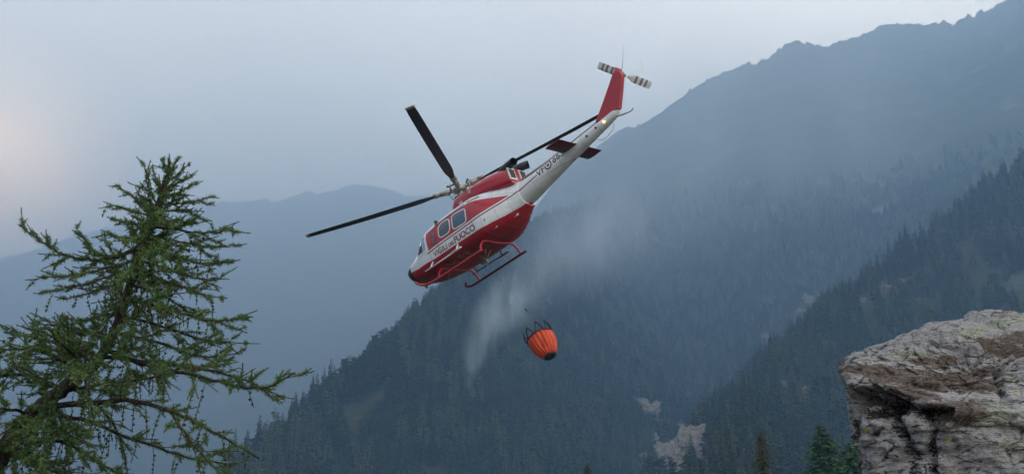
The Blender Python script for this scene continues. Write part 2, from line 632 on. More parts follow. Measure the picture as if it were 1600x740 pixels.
kindof = {0: 0, 1: 0, 2: 0, 3: 3, 4: 3, 5: 5, 6: 5}
used = set()
count = {0: 0, 3: 0, 5: 0}
rest = [[] for _ in PROTO]
for k, (f, x, y, z, pn, u, v) in enumerate(spots):
    s = species(x, y, z, pn, u)
    sc = (RNG.uniform(0.75, 1.1) + 0.85 * RNG.random() ** 2) * (1.3 if y < 1000 and u < 900 else 1.08) * (0.8 if y < 420 else 1.0)
    rz = RNG.uniform(0, 6.28)
    if count[kindof[s]] < 290 and f < 2000:
        count[kindof[s]] += 1
        if s in used:
            o = PROTO[s].copy(); link(o)
        else:
            o = PROTO[s]; used.add(s)
        o.location = (x, y, z - 0.2)
        o.rotation_euler = (RNG.normal(0, 0.03), RNG.normal(0, 0.03), rz)
        o.scale = (sc * RNG.uniform(1.05, 1.45),) * 2 + (sc,)
        g, lb = KINDS[kindof[s]]
        w = place(u, v, y)
        hgt_ = 'tall ' if sc > 1.55 else 'small ' if sc < 1.15 else ''
        tag(o, hgt_ + lb + ' ' + w, 'tree', hgt_ + g + ' ' + w)
    else:
        rest[s].append((x, y, z, sc, rz))
print('individual trees', count, 'rest', [len(r) for r in rest])

# ---- the rest of the forest: one object, trees instanced on its points
pts, idx, scs, rots = [], [], [], []
for s, rr in enumerate(rest):
    for x, y, z, sc, rz in rr:
        pts.append((x, y, z - 0.2)); idx.append(s); scs.append(sc); rots.append(rz)
fm = bpy.data.meshes.new('forest')
fm.from_pydata(pts, [], [])
for nm, tp, data in (('sp', 'INT', idx), ('sc', 'FLOAT', scs), ('rz', 'FLOAT', rots)):
    a = fm.attributes.new(nm, tp, 'POINT')
    a.data.foreach_set('value', data)
forest = link(bpy.data.objects.new('forest', fm))
tag(forest, 'dense conifer forest fading into smoke over the mountain slopes', 'forest', kind='stuff')
ng = bpy.data.node_groups.new('forest_trees', 'GeometryNodeTree')
ng.interface.new_socket('Geometry', in_out='INPUT', socket_type='NodeSocketGeometry')
ng.interface.new_socket('Geometry', in_out='OUTPUT', socket_type='NodeSocketGeometry')
gi, go = ng.nodes.new('NodeGroupInput'), ng.nodes.new('NodeGroupOutput')
join = ng.nodes.new('GeometryNodeJoinGeometry')


def named(nm, tp):
    a = ng.nodes.new('GeometryNodeInputNamedAttribute'); a.data_type = tp
    a.inputs['Name'].default_value = nm
    return a.outputs['Attribute']


asp, asc, arz = named('sp', 'INT'), named('sc', 'FLOAT'), named('rz', 'FLOAT')
comb = ng.nodes.new('ShaderNodeCombineXYZ')
ng.links.new(arz, comb.inputs['Z'])
wide = ng.nodes.new('ShaderNodeVectorMath'); wide.operation = 'SCALE'
wide.inputs[0].default_value = (1.22, 1.22, 1.0)
ng.links.new(asc, wide.inputs['Scale'])
for s, o in enumerate(PROTO):
    oi = ng.nodes.new('GeometryNodeObjectInfo')
    oi.transform_space = 'ORIGINAL'
    oi.inputs['Object'].default_value = o
    oi.inputs['As Instance'].default_value = True
    eq = ng.nodes.new('FunctionNodeCompare'); eq.data_type = 'INT'; eq.operation = 'EQUAL'
    ng.links.new(asp, eq.inputs[2]); eq.inputs[3].default_value = s
    ip = ng.nodes.new('GeometryNodeInstanceOnPoints')
    ng.links.new(gi.outputs[0], ip.inputs['Points'])
    ng.links.new(eq.outputs[0], ip.inputs['Selection'])
    ng.links.new(oi.outputs['Geometry'], ip.inputs['Instance'])
    ng.links.new(comb.outputs[0], ip.inputs['Rotation'])
    ng.links.new(wide.outputs[0], ip.inputs['Scale'])
    ng.links.new(ip.outputs[0], join.inputs[0])
ng.links.new(join.outputs[0], go.inputs[0])
fmod = forest.modifiers.new('trees', 'NODES')
fmod.node_group = ng

# ---- haze
m_haze = bpy.data.materials.new('haze')
m_haze.use_nodes = True
hn = m_haze.node_tree.nodes; hn.clear()
ho = hn.new('ShaderNodeOutputMaterial'); hv = hn.new('ShaderNodeVolumePrincipled')
hv.inputs['Density'].default_value = 0.00037
hv.inputs['Color'].default_value = (0.34, 0.61, 1.0, 1)
hv.inputs['Anisotropy'].default_value = 0.2
m_haze.node_tree.links.new(hv.outputs[0], ho.inputs['Volume'])
hb = MB()
zt, zb = float(TZ.max()) + 30, float(TZ.min()) - 3
hb.box(((gx[0] + gx[-1]) / 2, (gy[0] + gy[-1]) / 2, (zt + zb) / 2), (gx[-1] - gx[0] + 60, gy[-1] - gy[0] + 60, zt - zb))
haze = hb.build('haze', m_haze, smooth=False)
tag(haze, kind='stuff')
# ================================================================== rock outcrops, path and near trees on the slopes
m_out = mat('outcrop_rock', rough=0.9, spec=0.15)
t = NT(m_out)
co = t.obj()
t.color(t.ramp(t.noise(co, 0.35, 8, 0.65), [(0.32, (0.07, 0.06, 0.05)), (0.5, (0.19, 0.162, 0.138)), (0.72, (0.33, 0.29, 0.25))]))
t.normal(t.bump(t.noise(co, 0.8, 8, 0.7), 0.9, 0.8))

m_out_dark = mat('brown_outcrop_rock', rough=0.9, spec=0.15)  # darker, browner rock colour of the right hand outcrops
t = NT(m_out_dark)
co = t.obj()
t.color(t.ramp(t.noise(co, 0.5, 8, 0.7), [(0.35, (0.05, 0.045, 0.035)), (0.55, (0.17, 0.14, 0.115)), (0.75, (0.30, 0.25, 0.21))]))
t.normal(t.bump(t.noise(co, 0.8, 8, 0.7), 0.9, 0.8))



def ico(sub):
    import bmesh
    bm = bmesh.new()
    bmesh.ops.create_icosphere(bm, subdivisions=sub, radius=1.0)
    V = np.array([v.co[:] for v in bm.verts]); F = np.array([[v.index for v in f.verts] for f in bm.faces])
    bm.free()
    return V, F


ICO_V, ICO_F = ico(4)


def rock_mesh(name, size, seed, m, parent=None, rough=0.35):
    r = np.random.default_rng(seed)
    N = r.normal(size=(13, 3)); N /= np.linalg.norm(N, axis=1)[:, None]
    h = r.uniform(0.55, 1.0, 13)
    D = ICO_V
    dots = D @ N.T
    rr = np.min(np.where(dots > 0.05, h / np.maximum(dots, 0.05), 9), axis=1)
    rr = np.minimum(rr, 1.25)
    rr *= 1 + rough * fbm(D * 1.7 + seed, 5, 0.55)
    return np_mesh(name, D * rr[:, None] * np.array(size), ICO_F, m, parent, smooth=False)


OUT_LABELS = ['largest pale rock outcrop low on the hazy slope at the bottom of the picture', 'broad grey brown outcrop beside the largest pale one low on the slope',
              'narrow upright pale rock above and left of the largest outcrop', 'pale rock at the very bottom edge below the largest outcrop', 'small pale rock just above the broad outcrop',
              'small rock at the lower right edge of the outcrop cluster', 'small rock between the upright one and the largest outcrop', 'tall pale crag among trees on the slope above and left of the boulder',
              'second pale crag just right of and above the tall crag', 'faint narrow crag on the shaded slope left of the tall crag', 'reddish rock patch among trees above the boulder tip',
              'faint rock patch on the wooded slope above the boulder top', 'brown outcrop on the slope left of the boulder tip', 'pale outcrop just below the brown outcrop on the slope',
              'faint small crag just left of the boulder tip', 'small pale rock at the foot of the wooded spur beside the larch', 'rock between the two largest outcrops at the bottom edge', 'rightmost pale rock of the outcrop cluster at the bottom edge', 'small rock left of the outcrop cluster', 'tiny topmost rock of the outcrop cluster', 'faint rock patch above and right of the boulder crest', 'faint rock patch above the boulder left shoulder', 'small brown crag between the shaded slope and the boulder']
for i, (p, n, r, u, v) in enumerate(OUTC):
    rnd = random.Random(i)
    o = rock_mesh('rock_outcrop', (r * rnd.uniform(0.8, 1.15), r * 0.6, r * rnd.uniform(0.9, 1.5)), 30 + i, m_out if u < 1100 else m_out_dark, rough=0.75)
    o.location = p + n * r * 0.02 + Vector((0, r * 0.15, 0))
    o.rotation_euler = (-0.9, rnd.uniform(-0.3, 0.3), rnd.uniform(-0.6, 0.6))
    tag(o, OUT_LABELS[i], 'rock outcrop', 'rock outcrops on the slopes')

m_path = mat('path_gravel', (0.32, 0.31, 0.30), 0.95, spec=0.1)
mb = MB()
pp = []
for k in range(13):
    q = k / 12
    h, n = ground_hit(1108 + 50 * q, 752 - 50 * q)
    if h is not None: pp.append(h)
for a, b in zip(pp[:-1], pp[1:]):
    pass
if len(pp) > 3:
    vs, fs = [], []
    for i, p in enumerate(pp):
        for s in (-0.9, 0.9):
            g = ground_at(p.x, p.y + s)
            vs.append((g.x, g.y, g.z + 0.25))
    for i in range(len(pp) - 1): fs.append((2 * i, 2 * i + 2, 2 * i + 3, 2 * i + 1))
    mb.add(vs, fs)
    tag(mb.build('path', m_path), kind='structure')

# ---- the two nearer conifers at the foot of the slope
m_near_spruce = leaf_mat('near_spruce_needles', (0.045, 0.06, 0.022), (0.13, 0.13, 0.05))
m_near_green = leaf_mat('near_conifer_needles', (0.05, 0.12, 0.05), (0.13, 0.25, 0.11))


def near_tree(name, loc, H, R, rows, per, seed, lm, label, droop, frond=0.16, gap=0.1, round_=0.75):
    root = empty(name, loc, label, 'tree')
    r = random.Random(seed)
    tb = MB(); tb.tube([(0, 0, -0.5), (0.05, 0, H * 0.4), (0, 0.02, H * 0.75), (0, 0, H * 0.985)], [H * 0.018, H * 0.013, H * 0.007, 0.01], 7)
    tb.build('trunk', m_bark, root)
    cb = MB()
    for i in range(rows):
        q = i / (rows - 1)
        z = H * (0.05 + 0.94 * q)
        k = max(3, int(per * (1 - 0.6 * q)))
        a0 = r.uniform(0, 6.3)
        for j in range(k):
            if r.random() < gap: continue
            a = a0 + 6.283 * j / k + r.uniform(-0.35, 0.35)
            L = (R * (1 - q) ** round_) * r.uniform(0.6, 1.15) + 0.12
            d = Vector((math.cos(a), math.sin(a), 0)); s = Vector((-d.y, d.x, 0))
            bough = [Vector((0, 0, z)) + d * (L * w) + Vector((0, 0, L * (0.25 * w - droop * w * w))) for w in (0, 0.35, 0.7, 1.0)]
            cb.tube(bough, [0.025, 0.018, 0.01, 0.004], 3, 0, caps=False)
            nf = int(6 + L * 9)
            for fi in range(nf):
                w = (fi + 0.7) / nf
                p = Vector((0, 0, z)) + d * (L * w) + Vector((0, 0, L * (0.25 * w - droop * w * w)))
                for sd in (-1, 1):
                    fl = frond * r.uniform(0.7, 1.6) * (1.15 - 0.5 * w) * (1 + L * 0.3)
                    dd = (d * r.uniform(0.4, 0.9) + s * sd * r.uniform(0.5, 1.0) + Vector((0, 0, r.uniform(-0.7, 0.15)))).normalized()
                    ww = dd.cross(Vector((0, 0, 1))).normalized() * fl * 0.22
                    e = p + dd * fl
                    cb.add([p, p + dd * fl * 0.5 + ww, e, p + dd * fl * 0.5 - ww], [(0, 1, 2, 3)], 1)
    cb.build('crown', [m_bark, lm], root, smooth=False)
    return root


near_tree('spruce_tree', (at(1190, 700, 62).x, 62, -0.2), at(1185, 668, 62).z + 0.2, 1.5, 40, 9, 4, m_near_spruce, 'brownish green spruce top at the bottom edge left of the boulder', 0.55, 0.17)
near_tree('fir_tree', (at(1285, 700, 105).x, 105, -0.2), at(1278, 660, 105).z + 0.2, 3.6, 44, 11, 9, m_near_green, 'bushy dark green conifer just left of the boulder at the bottom edge', 0.35, 0.3, 0.1, 0.6)
near_tree('fir_tree', (at(1330, 700, 98).x, 98, -0.2), at(1326, 690, 98).z + 0.2, 3.0, 36, 11, 12, m_near_green, 'low dark green conifer partly hidden behind the boulder side', 0.35, 0.3, 0.1, 0.5)
near_tree('spruce_tree', (at(918, 735, 150).x, 150, -0.2), at(918, 722, 150).z + 0.2, 2.2, 30, 9, 15, m_near_spruce, 'small yellowish conifer tip at the bottom edge below the orange bucket', 0.5, 0.3)

# mast on the far ridge
mb = MB()
p = at(641, 309, 4300)
mb.tube([p - Vector((0, 0, 10)), p + Vector((0, 0, 95))], [1.3, 0.5], 5)
tag(mb.build('antenna_mast', mat('mast_steel', (0.3, 0.3, 0.32), 0.5)), 'thin pale mast rising from the far left ridge beside the rotor', 'mast')

# ================================================================== smoke rising from the forest
def smoke_body(name, path, label, dens, scale, col=(0.86, 0.9, 0.95), edge=0.0, thr=0.45, rise=(1, 1, 0.45), seed=0.0, soft=1.0):
    """a lumpy tube along path [(point, radius)...]; its density is uneven and fades to the tube's skin"""
    P = [Vector(p) for p, r in path]; Rr = [r for p, r in path]
    c = sum(P, Vector()) / len(P)
    n = 6
    pts = spline([p - c for p in P], n)
    rad = list(np.interp(np.linspace(0, len(P) - 1, len(pts)), range(len(P)), Rr))
    ends = [pts[0] - (pts[1] - pts[0]).normalized() * rad[0] * 0.6] + pts + [pts[-1] + (pts[-1] - pts[-2]).normalized() * rad[-1] * 0.6]
    mb = MB(); mb.tube(ends, [rad[0] * 0.3] + rad + [rad[-1] * 0.3], 14)
    m = bpy.data.materials.new(name); m.use_nodes = True
    nt = NT(m); nt.n.remove(nt.b)
    out = nt.n['Material Output']
    v = nt.node('ShaderNodeVolumePrincipled')
    v.inputs['Color'].default_value = (*col, 1)
    v.inputs['Anisotropy'].default_value = 0.2
    co = nt.obj()
    # distance to the axis, by segments, relative to the local radius
    body = None
    for a, b, ra, rb in zip(P[:-1], P[1:], Rr[:-1], Rr[1:]):
        a = a - c; b = b - c
        ab = b - a
        pa = nt.node('ShaderNodeVectorMath', operation='SUBTRACT'); nt.l.new(co, pa.inputs[0]); pa.inputs[1].default_value = a
        dt = nt.node('ShaderNodeVectorMath', operation='DOT_PRODUCT'); nt.l.new(pa.outputs[0], dt.inputs[0]); dt.inputs[1].default_value = ab / ab.length_squared
        tt = nt.math('ADD', dt.outputs['Value'], 0.0, clamp=True)
        sc = nt.node('ShaderNodeVectorMath', operation='SCALE'); sc.inputs[0].default_value = ab; nt.l.new(tt, sc.inputs['Scale'])
        df = nt.node('ShaderNodeVectorMath', operation='SUBTRACT'); nt.l.new(pa.outputs[0], df.inputs[0]); nt.l.new(sc.outputs[0], df.inputs[1])
        ln = nt.node('ShaderNodeVectorMath', operation='LENGTH'); nt.l.new(df.outputs[0], ln.inputs[0])
        rr = nt.math('MULTIPLY_ADD', tt, rb - ra)
        rr.node.inputs[2].default_value = ra
        q = nt.math('DIVIDE', ln.outputs['Value'], rr)
        body = q if body is None else nt.math('MINIMUM', body, q)
    fall = nt.math('SUBTRACT', 1.0, body, clamp=True)
    fall = nt.math('POWER', fall, soft)
    mp = nt.mapping(co, scale=rise); mp.node.inputs['Location'].default_value = (seed, seed * 0.7, 0)
    nz = nt.noise(mp, scale, 3.5, 0.6, 0.7)
    nz = nt.ramp(nz, [(thr - 0.1, 0.0), (thr + 0.22, 1.0)])
    d = nt.math('MULTIPLY', nt.math('MULTIPLY', fall, nz), dens)
    nt.l.new(d, v.inputs['Density'])
    nt.l.new(v.outputs[0], out.inputs['Volume'])
    o = mb.build(name, m)
    o.location = c
    tag(o, label, 'smoke', kind='stuff')
    return o


smoke_body('smoke', [(at(738, 626, 655), 2.2), (at(733, 592, 655), 5.0), (at(744, 548, 660), 13), (at(768, 500, 668), 21), (at(805, 462, 680), 24)],
           'thin grey smoke plume rising from the forest left of the bucket', 0.13, 0.075, col=(0.70, 0.82, 0.96), seed=3.1, thr=0.50, soft=1.5, rise=(1, 1, 0.38))
smoke_body('smoke', [(at(764, 516, 670), 13), (at(792, 480, 678), 22), (at(830, 445, 690), 30), (at(885, 400, 710), 42), (at(950, 350, 740), 52)],
           'faint drifting smoke wisps above the thin plume under the tail boom', 0.026, 0.04, col=(0.68, 0.80, 0.95), seed=5.7, thr=0.46, soft=1.6, rise=(1, 1, 0.5))
smoke_body('smoke', [(at(820, 420, 900), 45), (at(900, 350, 1050), 110), (at(1010, 300, 1250), 180), (at(1150, 240, 1400), 220), (at(1350, 200, 1500), 230)],
           'broad smoke veil hanging over the mountain face behind the tail', 0.0026, 0.006, col=(0.66, 0.79, 0.95), thr=0.40, seed=8.3, soft=1.4)


def smoke_bank(y0, dens, col, label):
    m = bpy.data.materials.new('smoke_bank'); m.use_nodes = True
    nn = m.node_tree.nodes; nn.clear()
    o_, v_ = nn.new('ShaderNodeOutputMaterial'), nn.new('ShaderNodeVolumePrincipled')
    v_.inputs['Density'].default_value = dens
    v_.inputs['Color'].default_value = (*col, 1)
    m.node_tree.links.new(v_.outputs[0], o_.inputs['Volume'])
    b = MB()
    x0, x1, y1 = gx[0] + 20, gx[-1] - 20, gy[-1] - 30
    b.box(((x0 + x1) / 2, (y0 + y1) / 2, (zt - 12 + zb + 1) / 2), (x1 - x0, y1 - y0, zt - 12 - zb - 1))
    tag(b.build('smoke', m, smooth=False), label, 'smoke', kind='stuff')


BANKS = [(1000, 0.00016), (1900, 0.00032)]
for (by, bd) in BANKS:
    smoke_bank(by, bd, (0.86, 0.93, 1.0), 'blue smoke bank filling the far valley in front of the ridges' if by > 1500 else 'thin blue smoke layer drifting over the middle slopes of the valley')
# ================================================================== the boulder at the right
RC = at(1530, 660, 7.7)


def plane3(a, b, c):
    n = (b - a).cross(c - a).normalized()
    if n.dot(RC - a) > 0: n = -n
    return n, n.dot(a - RC)


def plane_nd(n, p):
    n = Vector(n).normalized()
    return n, n.dot(p - RC)


PL = [plane3(at(1309, 577, 7.0), at(1600, 484, 8.7), at(1470, 625, 6.35)),
      plane3(at(1330, 606, 6.62), at(1480, 640, 6.25), at(1400, 770, 6.38)),
      plane3(at(1480, 640, 6.25), at(1640, 655, 6.1), at(1520, 770, 5.98)),
      plane3(at(1310, 590, 6.95), at(1335, 612, 6.6), at(1345, 745, 6.62))]
sil = [(1352, 800, 7.0), (1342, 745, 7.0), (1326, 680, 7.0), (1313, 615, 7.0), (1306, 590, 7.0), (1307, 576, 7.05), (1318, 561, 7.2), (1338, 548, 7.4), (1372, 533, 7.7), (1408, 518, 8.0), (1440, 506, 8.2),
       (1490, 496, 8.4), (1545, 487, 8.6), (1605, 480, 8.7), (1700, 474, 8.7)]
for a, b in zip(sil[:-1], sil[1:]):
    pa, pb = at(*a), at(*b)
    PL.append(plane3(pa, pb, CAM))
PL += [plane_nd((0.25, 1, 0.15), at(1600, 500, 9.3)), plane_nd((1, 0.1, 0.1), at(1990, 600, 7.6)), plane_nd((0, 0, -1), Vector((0, 0, -0.5)))]
PN = np.array([p[0][:] for p in PL]); PH = np.array([p[1] for p in PL])


def cube_dirs(n, faces):
    s = np.tan(np.linspace(-PI / 4, PI / 4, n + 1))
    A, B = np.meshgrid(s, s)
    V, F, off = [], [], 0
    for ax in faces:
        one = np.ones_like(A)
        P = {'-y': (A, -one, B), '+y': (-A, one, B), '-x': (-one, -A, B), '+x': (one, A, B), '+z': (A, B, one), '-z': (A, -B, -one)}[ax]
        V.append(np.c_[P[0].ravel(), P[1].ravel(), P[2].ravel()])
        i = (np.arange(n)[:, None] * (n + 1) + np.arange(n)[None, :]).ravel() + off
        F.append(np.c_[i, i + 1, i + n + 2, i + n + 1])
        off += (n + 1) ** 2
    V = np.vstack(V)
    return V / np.linalg.norm(V, axis=1)[:, None], np.vstack(F)


RD, RF = cube_dirs(210, ['-y', '+y', '-x', '+x', '+z', '-z'])
dots = RD @ PN.T
rad = np.where(dots > 1e-3, PH / np.maximum(dots, 1e-3), 1e3)
# soft minimum keeps the edges a little worn
kk = 26.0
rmin = rad.min(axis=1)
rr = -np.log(np.exp(-kk * (rad - rmin[:, None])).sum(axis=1)) / kk + rmin
base = np.array(RC) + RD * rr[:, None]
BBVH = BVHTree.FromPolygons(base[::1].tolist(), RF.tolist())


def on_rock(u, v):
    h = BBVH.ray_cast(CAM, ray(u, v).normalized(), 40)
    return None if h[0] is None else np.array(h[0])


def seg_dist(P, pts):
    best = np.full(len(P), 1e9)
    for a, b in zip(pts[:-1], pts[1:]):
        ab = b - a
        tt = np.clip(((P - a) @ ab) / (ab @ ab), 0, 1)
        best = np.minimum(best, np.linalg.norm(P - a - tt[:, None] * ab, axis=1))
    return best


def line_mask(pxs, width, wob=0.35):
    pts = [q for q in (on_rock(*p) for p in pxs) if q is not None]
    if len(pts) < 2: return np.zeros(len(base))
    d = seg_dist(base, pts)
    w = width * 7.2 / FPX * (1 + wob * 2 * noise3(base * 9.0 + 3.0))
    return np.clip(1 - d / np.maximum(w, 1e-3), 0, 1)


strat = fbm(np.c_[base[:, 0] * 2.2, base[:, 1] * 2.2, base[:, 2] * 7.5], 5, 0.55, ridged=True)
lump = fbm(base * 2.1 + 4.0, 4, 0.5)
gran = fbm(base * 11.0, 4, 0.6)
chip = np.clip(fbm(base * 5.3 + 9.0, 4, 0.55, ridged=True) - 0.25, 0, 1)
dis = 0.045 * lump + 0.035 * (strat - 0.3) + 0.022 * gran - 0.07 * chip


def facets(n, off, tilt, seed):
    r = np.random.default_rng(seed)
    S = base[r.integers(0, len(base), n)]
    wob = np.c_[noise3(base * 3.1), noise3(base * 3.1 + 40), noise3(base * 3.1 + 80)] * 0.10
    Q = base + wob
    Q2 = Q * np.array([1, 1, 1.7]); S2 = S * np.array([1, 1, 1.7])
    out = np.empty(len(base)); sq = (S2 ** 2).sum(1)
    o = r.normal(0, off, n); g = r.normal(0, tilt, (n, 3))
    for a in range(0, len(base), 40000):
        q = Q2[a:a + 40000]
        k = np.argmin(sq[None, :] - 2 * q @ S2.T, axis=1)
        out[a:a + 40000] = o[k] + ((base[a:a + 40000] - S[k]) * g[k]).sum(1)
    return np.clip(out, -0.12, 0.12)


dis += facets(80, 0.012, 0.09, 4) + facets(800, 0.008, 0.14, 6) - 0.012
cav = line_mask([(1330, 622), (1352, 620), (1378, 630)], 26) ** 0.7
cav2 = line_mask([(1345, 640), (1385, 655), (1415, 690), (1432, 730)], 14)
lip = line_mask([(1316, 604), (1338, 602), (1368, 606), (1400, 624), (1432, 640), (1468, 640)], 9)
lipup = line_mask([(1322, 585), (1350, 590), (1380, 598), (1410, 613), (1450, 627)], 14)
crk = line_mask([(1620, 538), (1588, 552), (1566, 566), (1557, 585), (1564, 605), (1573, 628)], 8)
crk2 = line_mask([(1440, 640), (1458, 668), (1452, 700), (1462, 745)], 10)
crk3 = line_mask([(1485, 548), (1497, 540), (1515, 555), (1520, 575)], 9)
knob = line_mask([(1494, 532), (1512, 530), (1526, 540)], 22)
rblk = line_mask([(1600, 590), (1640, 560)], 45)
ledge = line_mask([(1470, 655), (1520, 668), (1600, 672)], 12)
dis += -0.42 * cav - 0.07 * cav2 - 0.07 * lip + 0.06 * lipup - 0.10 * crk - 0.10 * crk2 - 0.05 * crk3 + 0.07 * knob ** 0.6 + 0.05 * rblk ** 0.5 - 0.06 * ledge
dis -= 0.065 * np.clip(RD[:, 2] + 0.15, 0, 1)
RV = base + RD * dis[:, None]


def blob(lst, sc_=1.0):
    m = np.zeros(len(base))
    for u, v, r, k in lst:
        c = on_rock(u, v)
        if c is None: continue
        d = base - c
        d[:, 2] *= 1.8
        w = r * sc_ * 7.2 / FPX
        m = np.maximum(m, k * np.clip(1.25 - np.linalg.norm(d, axis=1) / w, 0, 1))
    return np.clip(m, 0, 1)


moss = blob([(1350, 575, 32, 1), (1385, 580, 42, 1), (1425, 590, 45, 1), (1470, 585, 40, .9), (1500, 592, 40, .9), (1445, 555, 30, .8), (1470, 545, 22, .8), (1560, 530, 40, 1), (1600, 520, 35, .9), (1540, 520, 25, .8), (1500, 640, 30, .8),
             (1535, 570, 28, .8), (1590, 540, 20, .7), (1320, 566, 14, .8), (1490, 650, 25, .7), (1520, 600, 30, .9), (1545, 590, 25, .8), (1420, 612, 25, .8)], 1.35)
pale = blob([(1390, 550, 30, 1), (1420, 540, 30, 1), (1470, 515, 40, 1), (1510, 508, 40, 1), (1550, 500, 40, 1), (1600, 500, 40, .9), (1390, 605, 16, .9), (1450, 575, 20, .7), (1360, 545, 20, .8), (1580, 590, 30, .6), (1560, 650, 40, .7), (1600, 700, 40, .5)])
yell = blob([(1527, 533, 10, 1), (1347, 672, 12, .9), (1330, 660, 10, .7), (1572, 690, 12, .8), (1480, 690, 10, .8), (1560, 672, 10, .6), (1340, 720, 12, .6), (1590, 612, 10, .7)])
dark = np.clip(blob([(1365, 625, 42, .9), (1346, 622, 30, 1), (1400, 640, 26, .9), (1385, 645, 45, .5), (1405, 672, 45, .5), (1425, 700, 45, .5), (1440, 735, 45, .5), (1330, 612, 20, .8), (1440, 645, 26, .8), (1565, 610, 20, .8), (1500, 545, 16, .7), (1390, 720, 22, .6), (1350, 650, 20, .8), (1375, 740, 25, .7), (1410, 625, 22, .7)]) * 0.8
               + np.maximum.reduce([cav2, crk, crk2, crk3, lip]) * 0.5, 0, 1)  # black lichen patches, plus painted shade of the cavity and cracks

m_rock = mat('lichen_rock', rough=0.88, spec=0.2)
t = NT(m_rock)
co = t.obj()


def attr(n):
    a = t.node('ShaderNodeAttribute'); a.attribute_name = n
    return a.outputs['Fac']


flat = t.mapping(co, scale=(1, 1, 2.6))
nA = t.noise(flat, 3.0, 8, 0.62, 0.4)
nB = t.noise(flat, 9.0, 10, 0.68, 0.8)
nC = t.noise(co, 30.0, 6, 0.65, 0.3)
nD = t.noise(flat, 17.0, 8, 0.62, 1.2)
stone = t.ramp(nB, [(0.34, (0.08, 0.077, 0.08)), (0.42, (0.26, 0.265, 0.285)), (0.58, (0.39, 0.395, 0.42)), (0.72, (0.53, 0.535, 0.54))])
stone = t.mix(t.ramp(nA, [(0.45, 0.0), (0.6, 0.45)]), stone, (0.27, 0.235, 0.26))
stone = t.mix(t.ramp(nC, [(0.35, 0.0), (0.7, 0.5)]), stone, (0.52, 0.51, 0.50))


def over(base_c, col, fac_attr, bias=0.5, gain=2.6, n=None):
    f = t.math('ADD', attr(fac_attr), t.math('MULTIPLY', t.math('SUBTRACT', n or nD, 0.5), 2.6))
    f = t.math('MULTIPLY', t.math('SUBTRACT', f, bias), gain, clamp=True)
    return t.mix(f, base_c, col)


mossc = t.ramp(nC, [(0.3, (0.06, 0.045, 0.036)), (0.7, (0.175, 0.138, 0.118))])
palec = t.ramp(nC, [(0.3, (0.23, 0.26, 0.205)), (0.6, (0.37, 0.40, 0.33)), (0.8, (0.50, 0.51, 0.44))])
c = over(stone, palec, 'pale', 0.18, 2.6)
c = over(c, mossc, 'moss', 0.08, 3.0, nB)
c = over(c, (0.42, 0.36, 0.09), 'yell', 0.55, 3.0, nC)
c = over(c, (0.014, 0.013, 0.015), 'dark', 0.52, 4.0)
spots = t.ramp(nD, [(0.34, 1.0), (0.39, 0.0)])                      # black crustose lichen specks
c = t.mix(t.math('MULTIPLY', spots, 0.92), c, (0.016, 0.015, 0.018))
specks = t.ramp(t.noise(flat, 38.0, 5, 0.6, 0.6), [(0.64, 0.0), (0.69, 1.0)])
c = t.mix(t.math('MULTIPLY', specks, 0.7), c, (0.50, 0.51, 0.46))
fl = t.noise(flat, 62.0, 6, 0.65, 0.8)
c = t.mix(t.ramp(fl, [(0.36, 0.9), (0.44, 0.0)]), c, (0.035, 0.032, 0.034))
c = t.mix(t.ramp(fl, [(0.60, 0.0), (0.68, 0.6)]), c, (0.52, 0.53, 0.49))
crack_n = t.voro(t.mapping(co, scale=(1, 1, 2.2), rot=(0.2, 0.35, 0.1)), 3.4, 'DISTANCE_TO_EDGE')
crk_m = t.ramp(t.math('ADD', crack_n, t.math('MULTIPLY', t.math('SUBTRACT', nB, 0.5), 0.25)), [(0.0, 0.85), (0.03, 0.0)])
c = t.mix(crk_m, c, (0.02, 0.018, 0.018))
t.color(c)
hgt = t.math('ADD', t.math('MULTIPLY', nB, 1.0), t.math('MULTIPLY', nD, 0.8))
hgt = t.math('ADD', hgt, t.math('MULTIPLY', nC, 0.4))
t.normal(t.bump(hgt, 0.9, 0.045))
boulder = np_mesh('boulder', RV - np.array(RC), RF, m_rock)
boulder.location = RC
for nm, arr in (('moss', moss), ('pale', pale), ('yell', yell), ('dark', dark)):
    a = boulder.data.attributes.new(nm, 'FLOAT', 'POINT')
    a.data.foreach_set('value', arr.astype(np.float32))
tag(boulder, 'huge overhanging grey boulder patched with brown moss and pale green lichen', 'boulder')

# ================================================================== the larch at the left
m_lbark = mat('larch_bark', rough=0.95, spec=0.1)
t = NT(m_lbark)
co = t.obj()
bn = t.noise(t.mapping(co, scale=(1, 1, 0.35)), 28, 8, 0.65, 0.5)
t.color(t.ramp(bn, [(0.3, (0.016, 0.013, 0.011)), (0.55, (0.045, 0.036, 0.03)), (0.75, (0.11, 0.095, 0.085))]))
t.normal(t.bump(bn, 1.0, 0.02))
m_twig = mat('larch_twig', (0.075, 0.06, 0.042), 0.85, spec=0.15)
m_shoot = mat('larch_shoot', (0.13, 0.12, 0.075), 0.7, spec=0.2)
m_cone = mat('larch_cone', (0.035, 0.025, 0.02), 0.85, spec=0.15)
m_ndl = mat('larch_needle', (0.05, 0.10, 0.035), 0.6, spec=0.25)
t = NT(m_ndl)
g = t.node('ShaderNodeNewGeometry')
big = t.noise(t.obj(), 2.2, 3, 0.5)
f = t.math('ADD', t.math('MULTIPLY', g.outputs['Random Per Island'], 0.5), t.math('MULTIPLY', t.math('SUBTRACT', big, 0.25), 1.0), clamp=True)
t.color(t.ramp(f, [(0.1, (0.030, 0.076, 0.025)), (0.5, (0.075, 0.155, 0.045)), (0.9, (0.18, 0.26, 0.08))]))
t.b.inputs['Subsurface Weight'].default_value = 0.0

